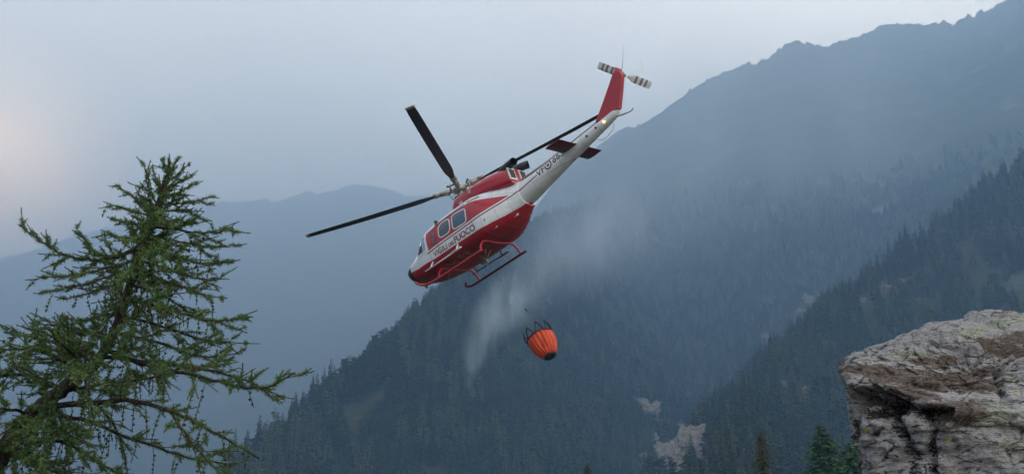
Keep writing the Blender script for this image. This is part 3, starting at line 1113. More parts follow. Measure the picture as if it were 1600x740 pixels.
LY = 9.0
MPP = LY / FPX
LRND = random.Random(21)
trunk_px = [(-95, 960, 40, .1), (-62, 830, 34, .1), (-30, 760, 30, .05), (5, 705, 26, 0), (48, 648, 22, 0), (100, 606, 19, 0), (148, 568, 17, 0), (178, 520, 14, 0), (196, 465, 11.5, 0), (216, 405, 9.5, 0), (238, 345, 7.5, 0), (254, 298, 5.5, 0), (263, 268, 3, 0), (267, 250, 1.2, 0)]
larch_base = at(-95, 960, LY)
larch = empty('larch_tree', (larch_base.x - 0.12, LY, 0.0), 'leaning old larch with drooping cone hung twigs and a crooked trunk', 'tree')
LO = Vector(larch.location)
tp = [at(u, v, LY + dz) - LO for u, v, r, dz in trunk_px]
tr = [r * MPP * 0.5 * 1.05 for u, v, r, dz in trunk_px]
tp = [Vector((tp[0].x - 0.1, 0, -0.4))] + tp; tr = [tr[0] * 1.25] + tr
tspl = spline(tp, 8)
tspl = [p + Vector((LRND.uniform(-1, 1), LRND.uniform(-1, 1), LRND.uniform(-1, 1))) * 0.006 for p in tspl]
tsr = [r * (1 + LRND.uniform(-0.10, 0.14)) for r in np.interp(np.linspace(0, len(tp) - 1, len(tspl)), range(len(tp)), tr)]
mb = MB(); mb.tube(tspl, tsr, 14)
mb.build('trunk', m_lbark, larch)
TRUNK = tspl


def rot_about(v, ax, a):
    return Matrix.Rotation(a, 3, ax) @ v


class Needles:
    def __init__(self): self.v, self.f = [], []

    def tuft(self, p, axis, size, rnd, n=10):
        a = axis.orthogonal().normalized(); b = axis.cross(a)
        for k in range(n):
            ph = rnd.uniform(0, 6.283)
            el = rnd.uniform(-0.15, 0.95)
            d = (a * math.cos(ph) + b * math.sin(ph)) * math.cos(el) + axis * math.sin(el)
            L = size * rnd.uniform(0.8, 1.3)
            w = d.cross(Vector((rnd.uniform(-1, 1), rnd.uniform(-1, 1), rnd.uniform(-1, 1))))
            w = w.normalized() * 0.0034 if w.length > 1e-6 else a * 0.002
            i = len(self.v)
            self.v += [(p - w)[:], (p + w)[:], (p + d * L + w * 0.4)[:], (p + d * L - w * 0.4)[:]]
            self.f.append((i, i + 1, i + 2, i + 3))


def dress(pts, mbw, nd, rnd, r0, cones=None, bare=0.13, start=0.05, tuft=0.031, step=0.026, cone_p=0.0):
    """a twig: thin tube, needle tufts along it, a bare long shoot at its tip"""
    n = len(pts)
    mbw.tube(pts, [r0 + (0.0040 - r0) * i / (n - 1) for i in range(n)], 4, 0, caps=False)
    L = [0]
    for a, b in zip(pts[:-1], pts[1:]): L.append(L[-1] + (b - a).length)
    tot = L[-1]
    s = tot * start
    end = tot - min(bare, tot * 0.4)
    while s < tot:
        j = max(0, np.searchsorted(L, s) - 1); j = min(j, n - 2)
        q = (s - L[j]) / max(1e-6, L[j + 1] - L[j])
        p = pts[j].lerp(pts[j + 1], q); d = (pts[j + 1] - pts[j]).normalized()
        if s < end:
            side = rot_about(d.orthogonal().normalized(), d, rnd.uniform(0, 6.28))
            nd.tuft(p + side * 0.004, (side + d * 0.25).normalized(), tuft * rnd.uniform(0.75, 1.2), rnd)
            if rnd.random() < 0.55:
                nd.tuft(p - side * 0.004, (-side + d * 0.25).normalized(), tuft * rnd.uniform(0.75, 1.2), rnd, 9)
            if cones is not None and rnd.random() < cone_p:
                cones.append((p + side * 0.012 + Vector((0, 0, -0.004)), side))
            s += step * rnd.uniform(0.75, 1.3)
        else:                                       # single short needles on the long shoot
            side = rot_about(d.orthogonal().normalized(), d, rnd.uniform(0, 6.28))
            nd.tuft(p, (side * 0.5 + d).normalized(), 0.013, rnd, 2)
            s += 0.012


def twig_path(p, d, L, rnd, curl=0.25, sag=0.0, n=6):
    out = [p.copy()]
    d = d.normalized()
    ax = Vector((rnd.uniform(-1, 1), rnd.uniform(-1, 1), rnd.uniform(-1, 1))).normalized()
    for k in range(n):
        d = (rot_about(d, ax, curl * rnd.uniform(-0.6, 1.0) / n) + Vector((0, 0, sag / n))).normalized()
        out.append(out[-1] + d * (L / n))
    return out


_cone_v, _cone_f = [], []
for i, (z, r) in enumerate([(-0.5, 0.25), (-0.2, 0.5), (0.2, 0.42), (0.55, 0.12)]):
    for k in range(6):
        a = k * PI / 3 + i * 0.5
        _cone_v.append(Vector((r * math.cos(a), r * math.sin(a), z)))
for i in range(3):
    for k in range(6):
        _cone_f.append((i * 6 + k, i * 6 + (k + 1) % 6, i * 6 + 6 + (k + 1) % 6, i * 6 + 6 + k))


def make_bough(px, r0, twig_len, dense=1.0, droop=-0.1, hang=0.0, seed=0, tertiary=True, depth=None):
    rnd = random.Random(seed)
    pts = [at(u, v, LY + dz) - LO for u, v, dz in px]
    if px[0][2] == 0:
        j = min(range(len(TRUNK)), key=lambda k: (TRUNK[k] - pts[0]).length)
        if (TRUNK[j] - pts[0]).length < 0.12: pts[0] = TRUNK[j].copy()
    sp = spline(pts, 6)
    sp = [p + Vector((rnd.uniform(-1, 1), rnd.uniform(-1, 1), rnd.uniform(-1, 1))) * 0.008 * (0 if i in (0, len(sp) - 1) else 1) for i, p in enumerate(sp)]
    n = len(sp)
    wood = MB(); tw = MB(); nd = Needles(); cones = []
    Ls = [0]
    for a, b in zip(sp[:-1], sp[1:]): Ls.append(Ls[-1] + (b - a).length)
    tot = Ls[-1]
    wood.tube(sp, [r0 * (1 - 0.85 * (l / tot)) + 0.0015 for l in Ls], 7, 0)
    # tufts on the bough's own outer half
    dress(sp[int(n * 0.35):], tw, nd, rnd, 0.003, cones, cone_p=0.05)
    s = 0.10 * tot if tot > 0.5 else 0.12 * tot
    sgn = rnd.choice((-1, 1))
    while s < tot * 0.97:
        j = min(n - 2, max(0, int(np.searchsorted(Ls, s)) - 1))
        p = sp[j].lerp(sp[j + 1], (s - Ls[j]) / max(1e-6, Ls[j + 1] - Ls[j]))
        d = (sp[j + 1] - sp[j]).normalized()
        q = s / tot
        L = twig_len * (1.0 - 0.62 * q) * rnd.uniform(0.55, 1.25)
        up = Vector((0, 0, 1)) - d * d.z
        up = up.normalized() if up.length > 0.05 else d.orthogonal().normalized()
        side = d.cross(up).normalized()
        ang = rnd.uniform(-0.55, 0.75)
        out = (side * sgn * math.cos(ang) + up * math.sin(ang)).normalized()
        if rnd.random() < 0.35: out = (up * rnd.choice((1, -0.8)) + side * rnd.uniform(-0.5, 0.5)).normalized()
        dd = (d * rnd.uniform(0.8, 1.2) + out * rnd.uniform(0.45, 0.85)).normalized()
        if rnd.random() < hang * 0.85:                                 # pendulous, cone bearing twig
            pth = twig_path(p, Vector((rnd.uniform(-.35, .35), rnd.uniform(-.35, .35), -1)), L * rnd.uniform(0.6, 1.4), rnd, 0.9, -0.35, 7)
            dress(pth, tw, nd, rnd, 0.0028, cones, bare=0.02, start=0.25, tuft=0.017, step=0.040, cone_p=0.5)
        else:
            pth = twig_path(p, dd, L, rnd, 0.28, droop * rnd.uniform(0, 1.6) + 0.12 * q, 6)
            dress(pth, tw, nd, rnd, 0.0042, cones, start=0.05 + 0.3 * (px[0][1] > 470), bare=rnd.uniform(0.10, 0.20), cone_p=0.03 + 0.12 * hang)
            if tertiary and L > 0.16:
                for _ in range(int(L / 0.12)):
                    k = rnd.randint(1, 4)
                    d2 = (pth[k + 1] - pth[k]).normalized()
                    o2 = rot_about(d2.orthogonal().normalized(), d2, rnd.uniform(0, 6.28))
                    L2 = L * rnd.uniform(0.25, 0.5)
                    p2 = twig_path(pth[k], d2 * 0.8 + o2 * 0.75, L2, rnd, 0.3, droop * 0.6, 4)
                    dress(p2, tw, nd, rnd, 0.0034, cones, bare=rnd.uniform(0.02, 0.06), cone_p=0.05)
        sgn = -sgn
        s += (0.058 / dense) * rnd.uniform(0.7, 1.35)
    b = wood.build('branch', m_lbark if r0 > 0.012 else m_twig, larch)
    tag(tw.build('twigs', m_twig, b), kind='stuff')
    if nd.v:
        tag(np_mesh('needles', nd.v, nd.f, m_ndl, b, smooth=False), kind='stuff')
    if cones:
        cv, cf = [], []
        for p, sd in cones:
            i = len(cv)
            ax = (Vector(sd) * 0.6 + Vector((0, 0, rnd.uniform(0.2, 1)))).normalized()
            M = ax.to_track_quat('Z', 'Y').to_matrix()
            sz = rnd.uniform(0.015, 0.023)
            cv += [(p + M @ (v * sz))[:] for v in _cone_v]
            cf += [tuple(x + i for x in f) for f in _cone_f]
        tag(np_mesh('cones', cv, cf, m_cone, b), kind='stuff')
    return b


# boughs traced in the photograph's outline, each with its own depth (third number, metres from the trunk's plane)
BOUGHS = [
    dict(px=[(212, 418, .03), (232, 362, -.03), (250, 312, .02), (266, 252, 0.01)], r0=.004, tl=.22, dense=2.6), dict(px=[(172, 532, -.03), (194, 470, .04), (212, 418, -.03), (234, 356, .02)], r0=.004, tl=.26, dense=2.0, hang=.15),
    # crown tip
    dict(px=[(262, 275, 0), (270, 262, .02), (281, 243, .04)], r0=.004, tl=.08), dict(px=[(262, 272, 0), (258, 260, -.03), (254, 247, -.05)], r0=.004, tl=.08),
    dict(px=[(258, 288, 0), (275, 275, -.06), (297, 255, -.1)], r0=.005, tl=.10), dict(px=[(254, 298, 0), (280, 285, .08), (309, 266, .12)], r0=.005, tl=.10),
    dict(px=[(250, 308, 0), (280, 300, -.1), (317, 282, -.15)], r0=.006, tl=.12), dict(px=[(246, 320, 0), (285, 318, .1), (338, 306, .2)], r0=.007, tl=.15),
    dict(px=[(246, 322, 0), (232, 292, -.1), (223, 252, -.15)], r0=.007, tl=.15), dict(px=[(240, 338, 0), (212, 312, .1), (182, 288, .15)], r0=.008, tl=.16),
    dict(px=[(240, 340, 0), (205, 330, -.15), (162, 315, -.2)], r0=.008, tl=.16), dict(px=[(236, 350, 0), (205, 348, .15), (173, 342, .3)], r0=.008, tl=.16),
    dict(px=[(243, 330, 0), (290, 330, .2), (332, 352, .3)], r0=.008, tl=.16), dict(px=[(252, 300, 0), (244, 280, .1), (238, 262, .15)], r0=.005, tl=.10),
    # right side
    dict(px=[(236, 350, 0), (300, 362, -.2), (345, 362, -.3), (374, 346, -.35)], r0=.013, tl=.26), dict(px=[(230, 368, 0), (290, 380, .2), (335, 386, .3), (366, 382, .35)], r0=.012, tl=.24),
    dict(px=[(224, 385, 0), (280, 402, -.35), (325, 412, -.5), (362, 408, -.6)], r0=.013, tl=.26), dict(px=[(216, 405, 0), (270, 424, .3), (320, 436, .45), (358, 436, .5)], r0=.013, tl=.25),
    dict(px=[(212, 418, 0), (265, 440, -.2), (320, 462, -.3), (355, 465, -.35)], r0=.012, tl=.26, hang=.35), dict(px=[(205, 440, 0), (255, 462, .2), (300, 490, .3), (340, 500, .4)], r0=.012, tl=.26, hang=.5),
    dict(px=[(198, 462, 0), (260, 482, -.3), (330, 500, -.5), (392, 495, -.6)], r0=.016, tl=.30, hang=.2), dict(px=[(190, 490, 0), (255, 510, .3), (320, 530, .5), (382, 536, .6)], r0=.015, tl=.30, hang=.3),
    dict(px=[(180, 518, 0), (250, 535, -.1), (310, 556, -.2), (378, 552, -.2)], r0=.015, tl=.30, hang=.25),
    dict(px=[(168, 545, 0), (230, 570, -.4), (300, 585, -.7), (360, 600, -.9), (412, 606, -1.0), (462, 582, -1.1)], r0=.024, tl=.34, hang=.18),
    dict(px=[(160, 556, 0), (235, 565, .3), (310, 575, .5), (380, 592, .7), (440, 620, .8)], r0=.02, tl=.30, hang=.25),
    dict(px=[(70, 630, 0), (140, 630, -.2), (195, 625, -.4), (262, 640, -.6), (330, 672, -.8), (405, 716, -.9)], r0=.03, tl=.30, hang=.55),
    dict(px=[(90, 612, 0), (160, 600, .2), (235, 590, .4), (300, 570, .5)], r0=.02, tl=.28, hang=.4),
    dict(px=[(48, 648, 0), (130, 655, .3), (220, 690, .5), (300, 715, .6), (372, 725, .7)], r0=.022, tl=.30, hang=.5), dict(px=[(20, 690, 0), (95, 690, -.3), (160, 725, -.5), (230, 760, -.6)], r0=.02, tl=.30, hang=.3),
    dict(px=[(262, 640, -.6), (300, 690, -.7), (340, 735, -.7), (370, 770, -.7)], r0=.012, tl=.28, hang=.3), dict(px=[(5, 705, 0), (70, 730, .3), (140, 760, .5)], r0=.02, tl=.34),
    # left side
    dict(px=[(226, 380, 0), (176, 403, -.2), (130, 404, -.3), (95, 396, -.35), (62, 375, -.4), (28, 350, -.45)], r0=.016, tl=.24, dense=.8),
    dict(px=[(222, 390, 0), (180, 400, .2), (150, 395, .3), (118, 352, .4)], r0=.012, tl=.18), dict(px=[(180, 403, .0), (172, 385, .1), (158, 362, .15)], r0=.006, tl=.10),
    dict(px=[(215, 408, 0), (160, 420, -.3), (110, 430, -.4), (40, 437, -.5)], r0=.012, tl=.18), dict(px=[(212, 416, 0), (160, 435, .2), (105, 450, .3), (52, 458, .4)], r0=.012, tl=.18, droop=-.2),
    dict(px=[(206, 435, 0), (165, 450, -.1), (125, 462, -.2), (90, 468, -.2)], r0=.011, tl=.20, hang=.3), dict(px=[(232, 365, 0), (200, 372, .2), (160, 366, .3)], r0=.009, tl=.18),
    dict(px=[(200, 455, 0), (170, 485, -.3), (135, 500, -.5), (100, 498, -.6)], r0=.012, tl=.24, hang=.3),
    dict(px=[(175, 525, 0), (140, 518, -.2), (100, 510, -.4), (58, 506, -.5)], r0=.016, tl=.27, dense=1.2), dict(px=[(150, 566, 0), (115, 545, .2), (70, 530, .4), (8, 520, .5)], r0=.018, tl=.30, dense=1.2),
    dict(px=[(128, 585, 0), (90, 560, -.3), (50, 545, -.5), (-15, 548, -.6)], r0=.018, tl=.32, dense=1.2), dict(px=[(100, 606, 0), (60, 590, .3), (20, 585, .5), (-40, 600, .6)], r0=.018, tl=.32, dense=1.2),
    dict(px=[(48, 648, 0), (20, 640, -.3), (-20, 640, -.5), (-70, 660, -.6)], r0=.018, tl=.34), dict(px=[(140, 575, 0), (100, 540, -.5), (70, 520, -.7), (40, 512, -.8)], r0=.014, tl=.28),
    dict(px=[(5, 705, 0), (-20, 690, -.3), (-60, 700, -.5)], r0=.016, tl=.36),
    # lower left corner, in front of the trunk
    dict(px=[(100, 606, 0), (82, 640, -.4), (62, 690, -.7)], r0=.013, tl=.32), dict(px=[(60, 640, 0), (30, 660, -.4), (-15, 690, -.7)], r0=.014, tl=.34), dict(px=[(20, 690, 0), (35, 715, -.4), (60, 735, -.6)], r0=.014, tl=.34),
    dict(px=[(130, 582, 0), (140, 620, -.4), (150, 670, -.7)], r0=.013, tl=.30, hang=.3), dict(px=[(148, 568, 0), (120, 575, -.4), (80, 590, -.7)], r0=.013, tl=.32), dict(px=[(5, 705, 0), (0, 735, -.3), (10, 765, -.5)], r0=.014, tl=.36),
    dict(px=[(80, 622, 0), (100, 670, -.3), (115, 720, -.5)], r0=.013, tl=.32, hang=.3), dict(px=[(178, 520, 0), (190, 545, -.4), (205, 580, -.7)], r0=.012, tl=.30, hang=.3), dict(px=[(190, 485, 0), (200, 505, -.4), (215, 530, -.7)], r0=.012, tl=.28, hang=.2),
    # towards and away from the camera, filling the crown
    dict(px=[(245, 325, 0), (252, 335, -.35), (250, 352, -.6)], r0=.009, tl=.2), dict(px=[(228, 375, 0), (250, 395, -.5), (262, 420, -.9)], r0=.012, tl=.28, hang=.2), dict(px=[(220, 398, 0), (205, 420, -.45), (180, 445, -.8)], r0=.012, tl=.28, hang=.2),
    dict(px=[(208, 432, 0), (235, 455, -.6), (250, 490, -1.0)], r0=.014, tl=.28, hang=.35), dict(px=[(225, 382, 0), (260, 395, .5), (290, 410, .8)], r0=.012, tl=.28), dict(px=[(200, 460, 0), (225, 490, .6), (250, 530, 1.0)], r0=.013, tl=.28, hang=.4),
    dict(px=[(170, 540, 0), (150, 560, -.6), (120, 600, -1.1)], r0=.015, tl=.32), dict(px=[(120, 592, 0), (110, 560, .6), (90, 545, 1.0)], r0=.015, tl=.32), dict(px=[(60, 640, 0), (70, 690, -.6), (60, 745, -1.0)], r0=.016, tl=.34),
    dict(px=[(110, 600, 0), (160, 640, .5), (190, 690, .9), (200, 740, 1.1)], r0=.015, tl=.3, hang=.4), dict(px=[(30, 670, 0), (20, 715, .5), (30, 760, .8)], r0=.016, tl=.34), dict(px=[(238, 345, 0), (262, 358, .4), (282, 350, .7)], r0=.01, tl=.22),
    dict(px=[(190, 480, 0), (160, 505, .5), (140, 520, .8)], r0=.012, tl=.26, hang=.2), dict(px=[(235, 355, 0), (215, 372, -.5), (190, 380, -.8)], r0=.01, tl=.24)]
for i, b in enumerate(BOUGHS):
    make_bough(b['px'], b['r0'], b['tl'] * 1.65, b.get('dense', 0.72), b.get('droop', 0.06 if b['px'][0][1] < 400 else -0.06), b.get('hang', 0.08), 100 + i)
# ================================================================== the helicopter (own frame: x forward, y to its left, z up, origin under the mast at skid height)
HR = Matrix(((-0.70497959, -0.63222884, -0.32138834), (0.46789193, -0.07404682, -0.88067827), (0.53299242, -0.77123522, 0.34801627)))
HT = Vector((-1.15781259, 0.90311912, 39.77869809))
CW = Matrix(((1, 0, 0), (0, ST, CT), (0, -CT, ST)))            # camera axes (right, down, forward) in the world
HM = (CW @ HR)
heli = empty('helicopter', CAM + CW @ HT, 'red and white fire service helicopter in flight nose down above the valley', 'helicopter')
heli.rotation_mode = 'QUATERNION'
heli.rotation_quaternion = HM.to_quaternion()


def ramp_curve(t, x, pts, x0=-9.0, x1=4.5, zmax=4.0):
    """piecewise linear threshold z(x) for painted borders"""
    s = sorted(pts)
    f = t.node('ShaderNodeMapRange'); t.l.new(x, f.inputs['Value'])
    f.inputs['From Min'].default_value = x0; f.inputs['From Max'].default_value = x1
    r = t.ramp(f.outputs[0], [((a - x0) / (x1 - x0), b / zmax) for a, b in s])
    return t.math('MULTIPLY', r, zmax)


RED, DRED, WHITE, GREYP = (0.42, 0.013, 0.030), (0.20, 0.006, 0.018), (0.69, 0.745, 0.80), (0.45, 0.47, 0.47)
m_fus = mat('livery_paint', WHITE, 0.32, spec=0.5, coat=0.3)
t = NT(m_fus)
xyz = t.sep(t.obj())
x, z = xyz['X'], xyz['Z']
ay = t.math('ABSOLUTE', xyz['Y'])
c_bot = ramp_curve(t, x, [(4.5, 1.12), (3.7, 1.10), (3.2, 0.93), (2.6, 0.78), (1.4, 0.66), (-0.85, 0.62), (-1.55, 0.63), (-2.3, 0.70), (-2.9, 0.82), (-3.2, 0.90), (-3.25, 0.0), (-9, 0.0)])
c_top = ramp_curve(t, x, [(4.5, 1.0), (1.75, 1.0), (1.4, 1.02), (-0.85, 1.04), (-1.55, 1.10), (-2.3, 1.22), (-3.0, 1.36), (-4.1, 1.56), (-7.6, 2.02), (-9, 2.2)])
c_roof = ramp_curve(t, x, [(4.5, 1.9), (1.4, 1.98), (0, 2.03), (-1.1, 1.96), (-1.55, 1.84), (-2.2, 1.62), (-2.75, 1.42), (-3.0, 1.3), (-9, 1.3)])
dzb = t.math('SUBTRACT', z, c_bot)
dzt = t.math('SUBTRACT', z, c_top)
dzr = t.math('SUBTRACT', z, c_roof)
below = t.math('LESS_THAN', dzb, 0.0)
stripe = t.math('MULTIPLY', t.math('GREATER_THAN', dzt, 0.0), t.math('LESS_THAN', dzt, 0.055))
stripe = t.math('MULTIPLY', stripe, t.math('MULTIPLY', t.math('LESS_THAN', x, 1.75), t.math('GREATER_THAN', x, -4.1)))
redp = t.math('MULTIPLY', t.math('GREATER_THAN', dzt, 0.115), t.math('LESS_THAN', dzr, -0.02))
redp = t.math('MULTIPLY', redp, t.math('LESS_THAN', x, 1.62))
redp = t.math('MULTIPLY', redp, t.math('GREATER_THAN', x, -2.95))
roofline2 = t.math('MULTIPLY', t.math('GREATER_THAN', dzr, 0.075), t.math('LESS_THAN', dzr, 0.10))
base = t.mix(redp, WHITE, RED)
base = t.mix(stripe, base, DRED)
base = t.mix(below, base, RED)
base = t.mix(t.math('MULTIPLY', roofline2, 0.5), base, (0.2, 0.2, 0.21))
spine = t.math('MULTIPLY', t.math('LESS_THAN', ay, 0.11), t.math('LESS_THAN', x, -3.0))
spine = t.math('MULTIPLY', spine, t.math('GREATER_THAN', dzt, 0.1))
base = t.mix(spine, base, (0.22, 0.20, 0.20))
dirt = t.noise(t.mapping(t.obj(), scale=(0.5, 1, 1.6)), 3.2, 7, 0.62, 0.3)
base = t.mix(t.ramp(dirt, [(0.45, 0.0), (0.8, 0.32)]), base, (0.12, 0.10, 0.09))
t.color(base)
t.rough(t.ramp(dirt, [(0.3, 0.28), (0.7, 0.5)]))
m_red = mat('red_paint', RED, 0.35, spec=0.5, coat=0.25)
t = NT(m_red)
dirt = t.noise(t.obj(), 2.6, 7, 0.6)
t.color(t.mix(t.ramp(dirt, [(0.45, 0.0), (0.8, 0.3)]), RED, (0.10, 0.03, 0.03)))
m_dred = mat('dark_and_shaded_red', (0.13, 0.008, 0.02), 0.4)  # dark red parts; also carries the shade on stabilizers and starboard skid
m_white = mat('white_paint', WHITE, 0.35, coat=0.2)
m_grey = mat('grey_paint', GREYP, 0.45)
m_black = mat('black_rubber', (0.012, 0.012, 0.014), 0.5)
m_glass = mat('sky_reflection_glass', (0.035, 0.07, 0.12), 0.06, spec=0.8, coat=0.6)  # blue sky reflection put into the opaque pane's base colour
m_glass2 = mat('clear_glass', (0.035, 0.05, 0.05), 0.05, spec=0.8, coat=0.6)
m_clear = mat('clear_pane', (0.75, 0.82, 0.86), 0.04)
t = NT(m_clear)
tr_ = t.node('ShaderNodeBsdfTransparent'); tr_.inputs['Color'].default_value = (0.78, 0.84, 0.88, 1)
gl_ = t.node('ShaderNodeBsdfGlossy'); gl_.inputs['Roughness'].default_value = 0.03
fr_ = t.node('ShaderNodeFresnel'); fr_.inputs['IOR'].default_value = 1.5
mx_ = t.node('ShaderNodeMixShader')
t.l.new(fr_.outputs[0], mx_.inputs[0]); t.l.new(tr_.outputs[0], mx_.inputs[1]); t.l.new(gl_.outputs[0], mx_.inputs[2])
t.l.new(mx_.outputs[0], t.n['Material Output'].inputs['Surface'])
m_steel = mat('worn_steel', (0.33, 0.31, 0.27), 0.42, metal=0.7)
m_dsteel = mat('burnt_steel', (0.055, 0.055, 0.06), 0.55, metal=0.5)
m_blade = mat('blade_paint', (0.016, 0.019, 0.028), 0.5)
t = NT(m_blade)
t.color(t.mix(t.noise(t.obj(), 1.4, 6, 0.6), (0.010, 0.012, 0.018), (0.03, 0.035, 0.05)))
m_ltr_red = mat('lettering_red', (0.16, 0.010, 0.022), 0.5)
m_ltr_blk = mat('lettering_black', (0.02, 0.02, 0.024), 0.5)
m_ltr_gry = mat('lettering_grey', (0.34, 0.22, 0.22), 0.5)


def loft(rows, nseg=72, sub=6):
    """rows: (x, zbottom, ztop, halfwidth, widest z, upper exponent, lower exponent), nose first; closed at both ends"""
    rows = np.array(rows, float)
    n = len(rows)
    ts = np.linspace(0, n - 1, (n - 1) * sub + 1)
    # monotone-ish smooth interpolation
    def interp(col):
        y = rows[:, col]; out = []
        m = np.zeros(n)
        xs = np.arange(n)
        d = np.diff(y)
        for i in range(1, n - 1):
            m[i] = 0 if d[i - 1] * d[i] <= 0 else 2 * d[i - 1] * d[i] / (d[i - 1] + d[i])
        m[0], m[-1] = d[0], d[-1]
        for q in ts:
            i = min(int(q), n - 2); u = q - i
            out.append((2 * u ** 3 - 3 * u * u + 1) * y[i] + (u ** 3 - 2 * u * u + u) * m[i] + (-2 * u ** 3 + 3 * u * u) * y[i + 1] + (u ** 3 - u * u) * m[i + 1])
        return np.array(out)
    X, ZB, ZT, HW, ZM, EU, EL = [interp(k) for k in range(7)]
    th = np.linspace(0, 2 * PI, nseg, endpoint=False)
    V, F = [], []
    for i in range(len(ts)):
        for a in th:
            c, s = math.cos(a), math.sin(a)
            e = EU[i] if s >= 0 else EL[i]
            y = HW[i] * math.copysign(abs(c) ** (2 / e), c)
            h = (ZT[i] - ZM[i]) if s >= 0 else (ZM[i] - ZB[i])
            V.append((X[i], y, ZM[i] + h * math.copysign(abs(s) ** (2 / e), s)))
    for i in range(len(ts) - 1):
        for k in range(nseg):
            k2 = (k + 1) % nseg
            F.append((i * nseg + k, i * nseg + k2, (i + 1) * nseg + k2, (i + 1) * nseg + k))
    F.append(tuple(range(nseg - 1, -1, -1)))
    F.append(tuple((len(ts) - 1) * nseg + k for k in range(nseg)))
    mb = MB(); mb.add(V, F)
    return mb


FUS = [(3.98, 1.06, 1.30, 0.14, 1.18, 2.0, 2.0), (3.90, 0.90, 1.33, 0.36, 1.14, 2.1, 2.1), (3.70, 0.70, 1.40, 0.60, 1.08, 2.3, 2.3), (3.35, 0.50, 1.46, 0.82, 1.00, 2.5, 2.5),
       (2.95, 0.38, 1.52, 1.00, 0.95, 2.6, 2.7), (2.55, 0.32, 1.66, 1.12, 0.92, 2.7, 2.9), (2.1, 0.29, 2.10, 1.23, 0.92, 3.0, 3.1), (1.7, 0.28, 2.28, 1.28, 0.92, 3.2, 3.3), (1.0, 0.27, 2.34, 1.31, 0.92, 3.3, 3.4),
       (0.0, 0.27, 2.36, 1.33, 0.92, 3.3, 3.4), (-0.8, 0.27, 2.36, 1.33, 0.92, 3.3, 3.4), (-1.3, 0.28, 2.30, 1.29, 0.92, 3.1, 3.2), (-1.8, 0.33, 2.20, 1.12, 0.96, 2.8, 2.9), (-2.3, 0.45, 2.08, 0.88, 1.05, 2.5, 2.6),
       (-2.75, 0.64, 1.98, 0.66, 1.18, 2.3, 2.3), (-3.1, 0.80, 1.92, 0.54, 1.30, 2.2, 2.1)]
fus_mb = loft(FUS, 160, 12)
FBVH = BVHTree.FromPolygons([Vector(v) for v in fus_mb.v], fus_mb.f)


def inside(p, poly):
    c = False
    for (xa, za), (xb, zb) in zip(poly, poly[1:] + poly[:1]):
        if (za > p[1]) != (zb > p[1]) and p[0] < (xb - xa) * (p[1] - za) / (zb - za) + xa: c = not c
    return c


CREW = [(2.42, 1.28), (1.76, 1.24), (1.72, 1.86), (2.06, 1.90)]
cut = MB(); cut.v = fus_mb.v
for f in fus_mb.f:                                              # openings for the crew door windows and the windscreens
    vv = [fus_mb.v[i] for i in f]
    if len(f) == 4 and max(v[0] for v in vv) < 2.95 and min(v[0] for v in vv) > 1.7:
        if all(abs(v[1]) > 0.7 and inside((v[0], v[2]), [(2.44, 1.26), (1.74, 1.22), (1.70, 1.88), (2.07, 1.92)]) for v in vv): continue
        cy = sum(v[1] for v in vv) / 4; cx = sum(v[0] for v in vv) / 4; cz = sum(v[2] for v in vv) / 4
        a = math.atan2(cz - 1.12, abs(cy))
        if 2.07 < cx < 2.88 and 0.68 < a < 1.45: continue
    cut.f.append(f); cut.m.append(0)
fus = cut.build('fuselage', m_fus, heli, auto=40)
BOOM = [(-3.06, 0.86, 1.90, 0.50, 1.36, 2.1, 2.1), (-3.7, 0.98, 1.88, 0.43, 1.42, 2.1, 2.1), (-4.6, 1.16, 1.92, 0.37, 1.54, 2.1, 2.1), (-5.6, 1.36, 1.98, 0.31, 1.68, 2.1, 2.1), (-6.6, 1.55, 2.05, 0.25, 1.81, 2.1, 2.1),
        (-7.6, 1.74, 2.12, 0.19, 1.93, 2.1, 2.1), (-8.05, 1.84, 2.16, 0.15, 2.0, 2.1, 2.1), (-8.28, 1.96, 2.16, 0.06, 2.06, 2.1, 2.1)]
boom_mb = loft(BOOM, 48, 6)
OBVH = BVHTree.FromPolygons([Vector(v) for v in boom_mb.v], boom_mb.f)
boom_mb.build('tail_boom', m_fus, heli, auto=40)


def skin(x, z, side=1, bvh=FBVH, off=0.0):
    h = bvh.ray_cast(Vector((x, 3.0 * side, z)), Vector((0, -side, 0)))
    if h[0] is None: return Vector((x, 0.3 * side, z)), Vector((0, side, 0))
    n = h[1] if h[1].y * side > 0 else -h[1]
    return h[0] + n * off, n


def rrect(pts, rad, n=5):
    """polygon with rounded corners, 2-D"""
    out = []
    k = len(pts)
    for i in range(k):
        p = Vector(pts[i]); a = (Vector(pts[i - 1]) - p).normalized(); b = (Vector(pts[(i + 1) % k]) - p).normalized()
        for j in range(n + 1):
            u = j / n
            out.append((p + a * rad) * (1 - u) ** 2 + p * 2 * u * (1 - u) + (p + b * rad) * u * u)
    return out


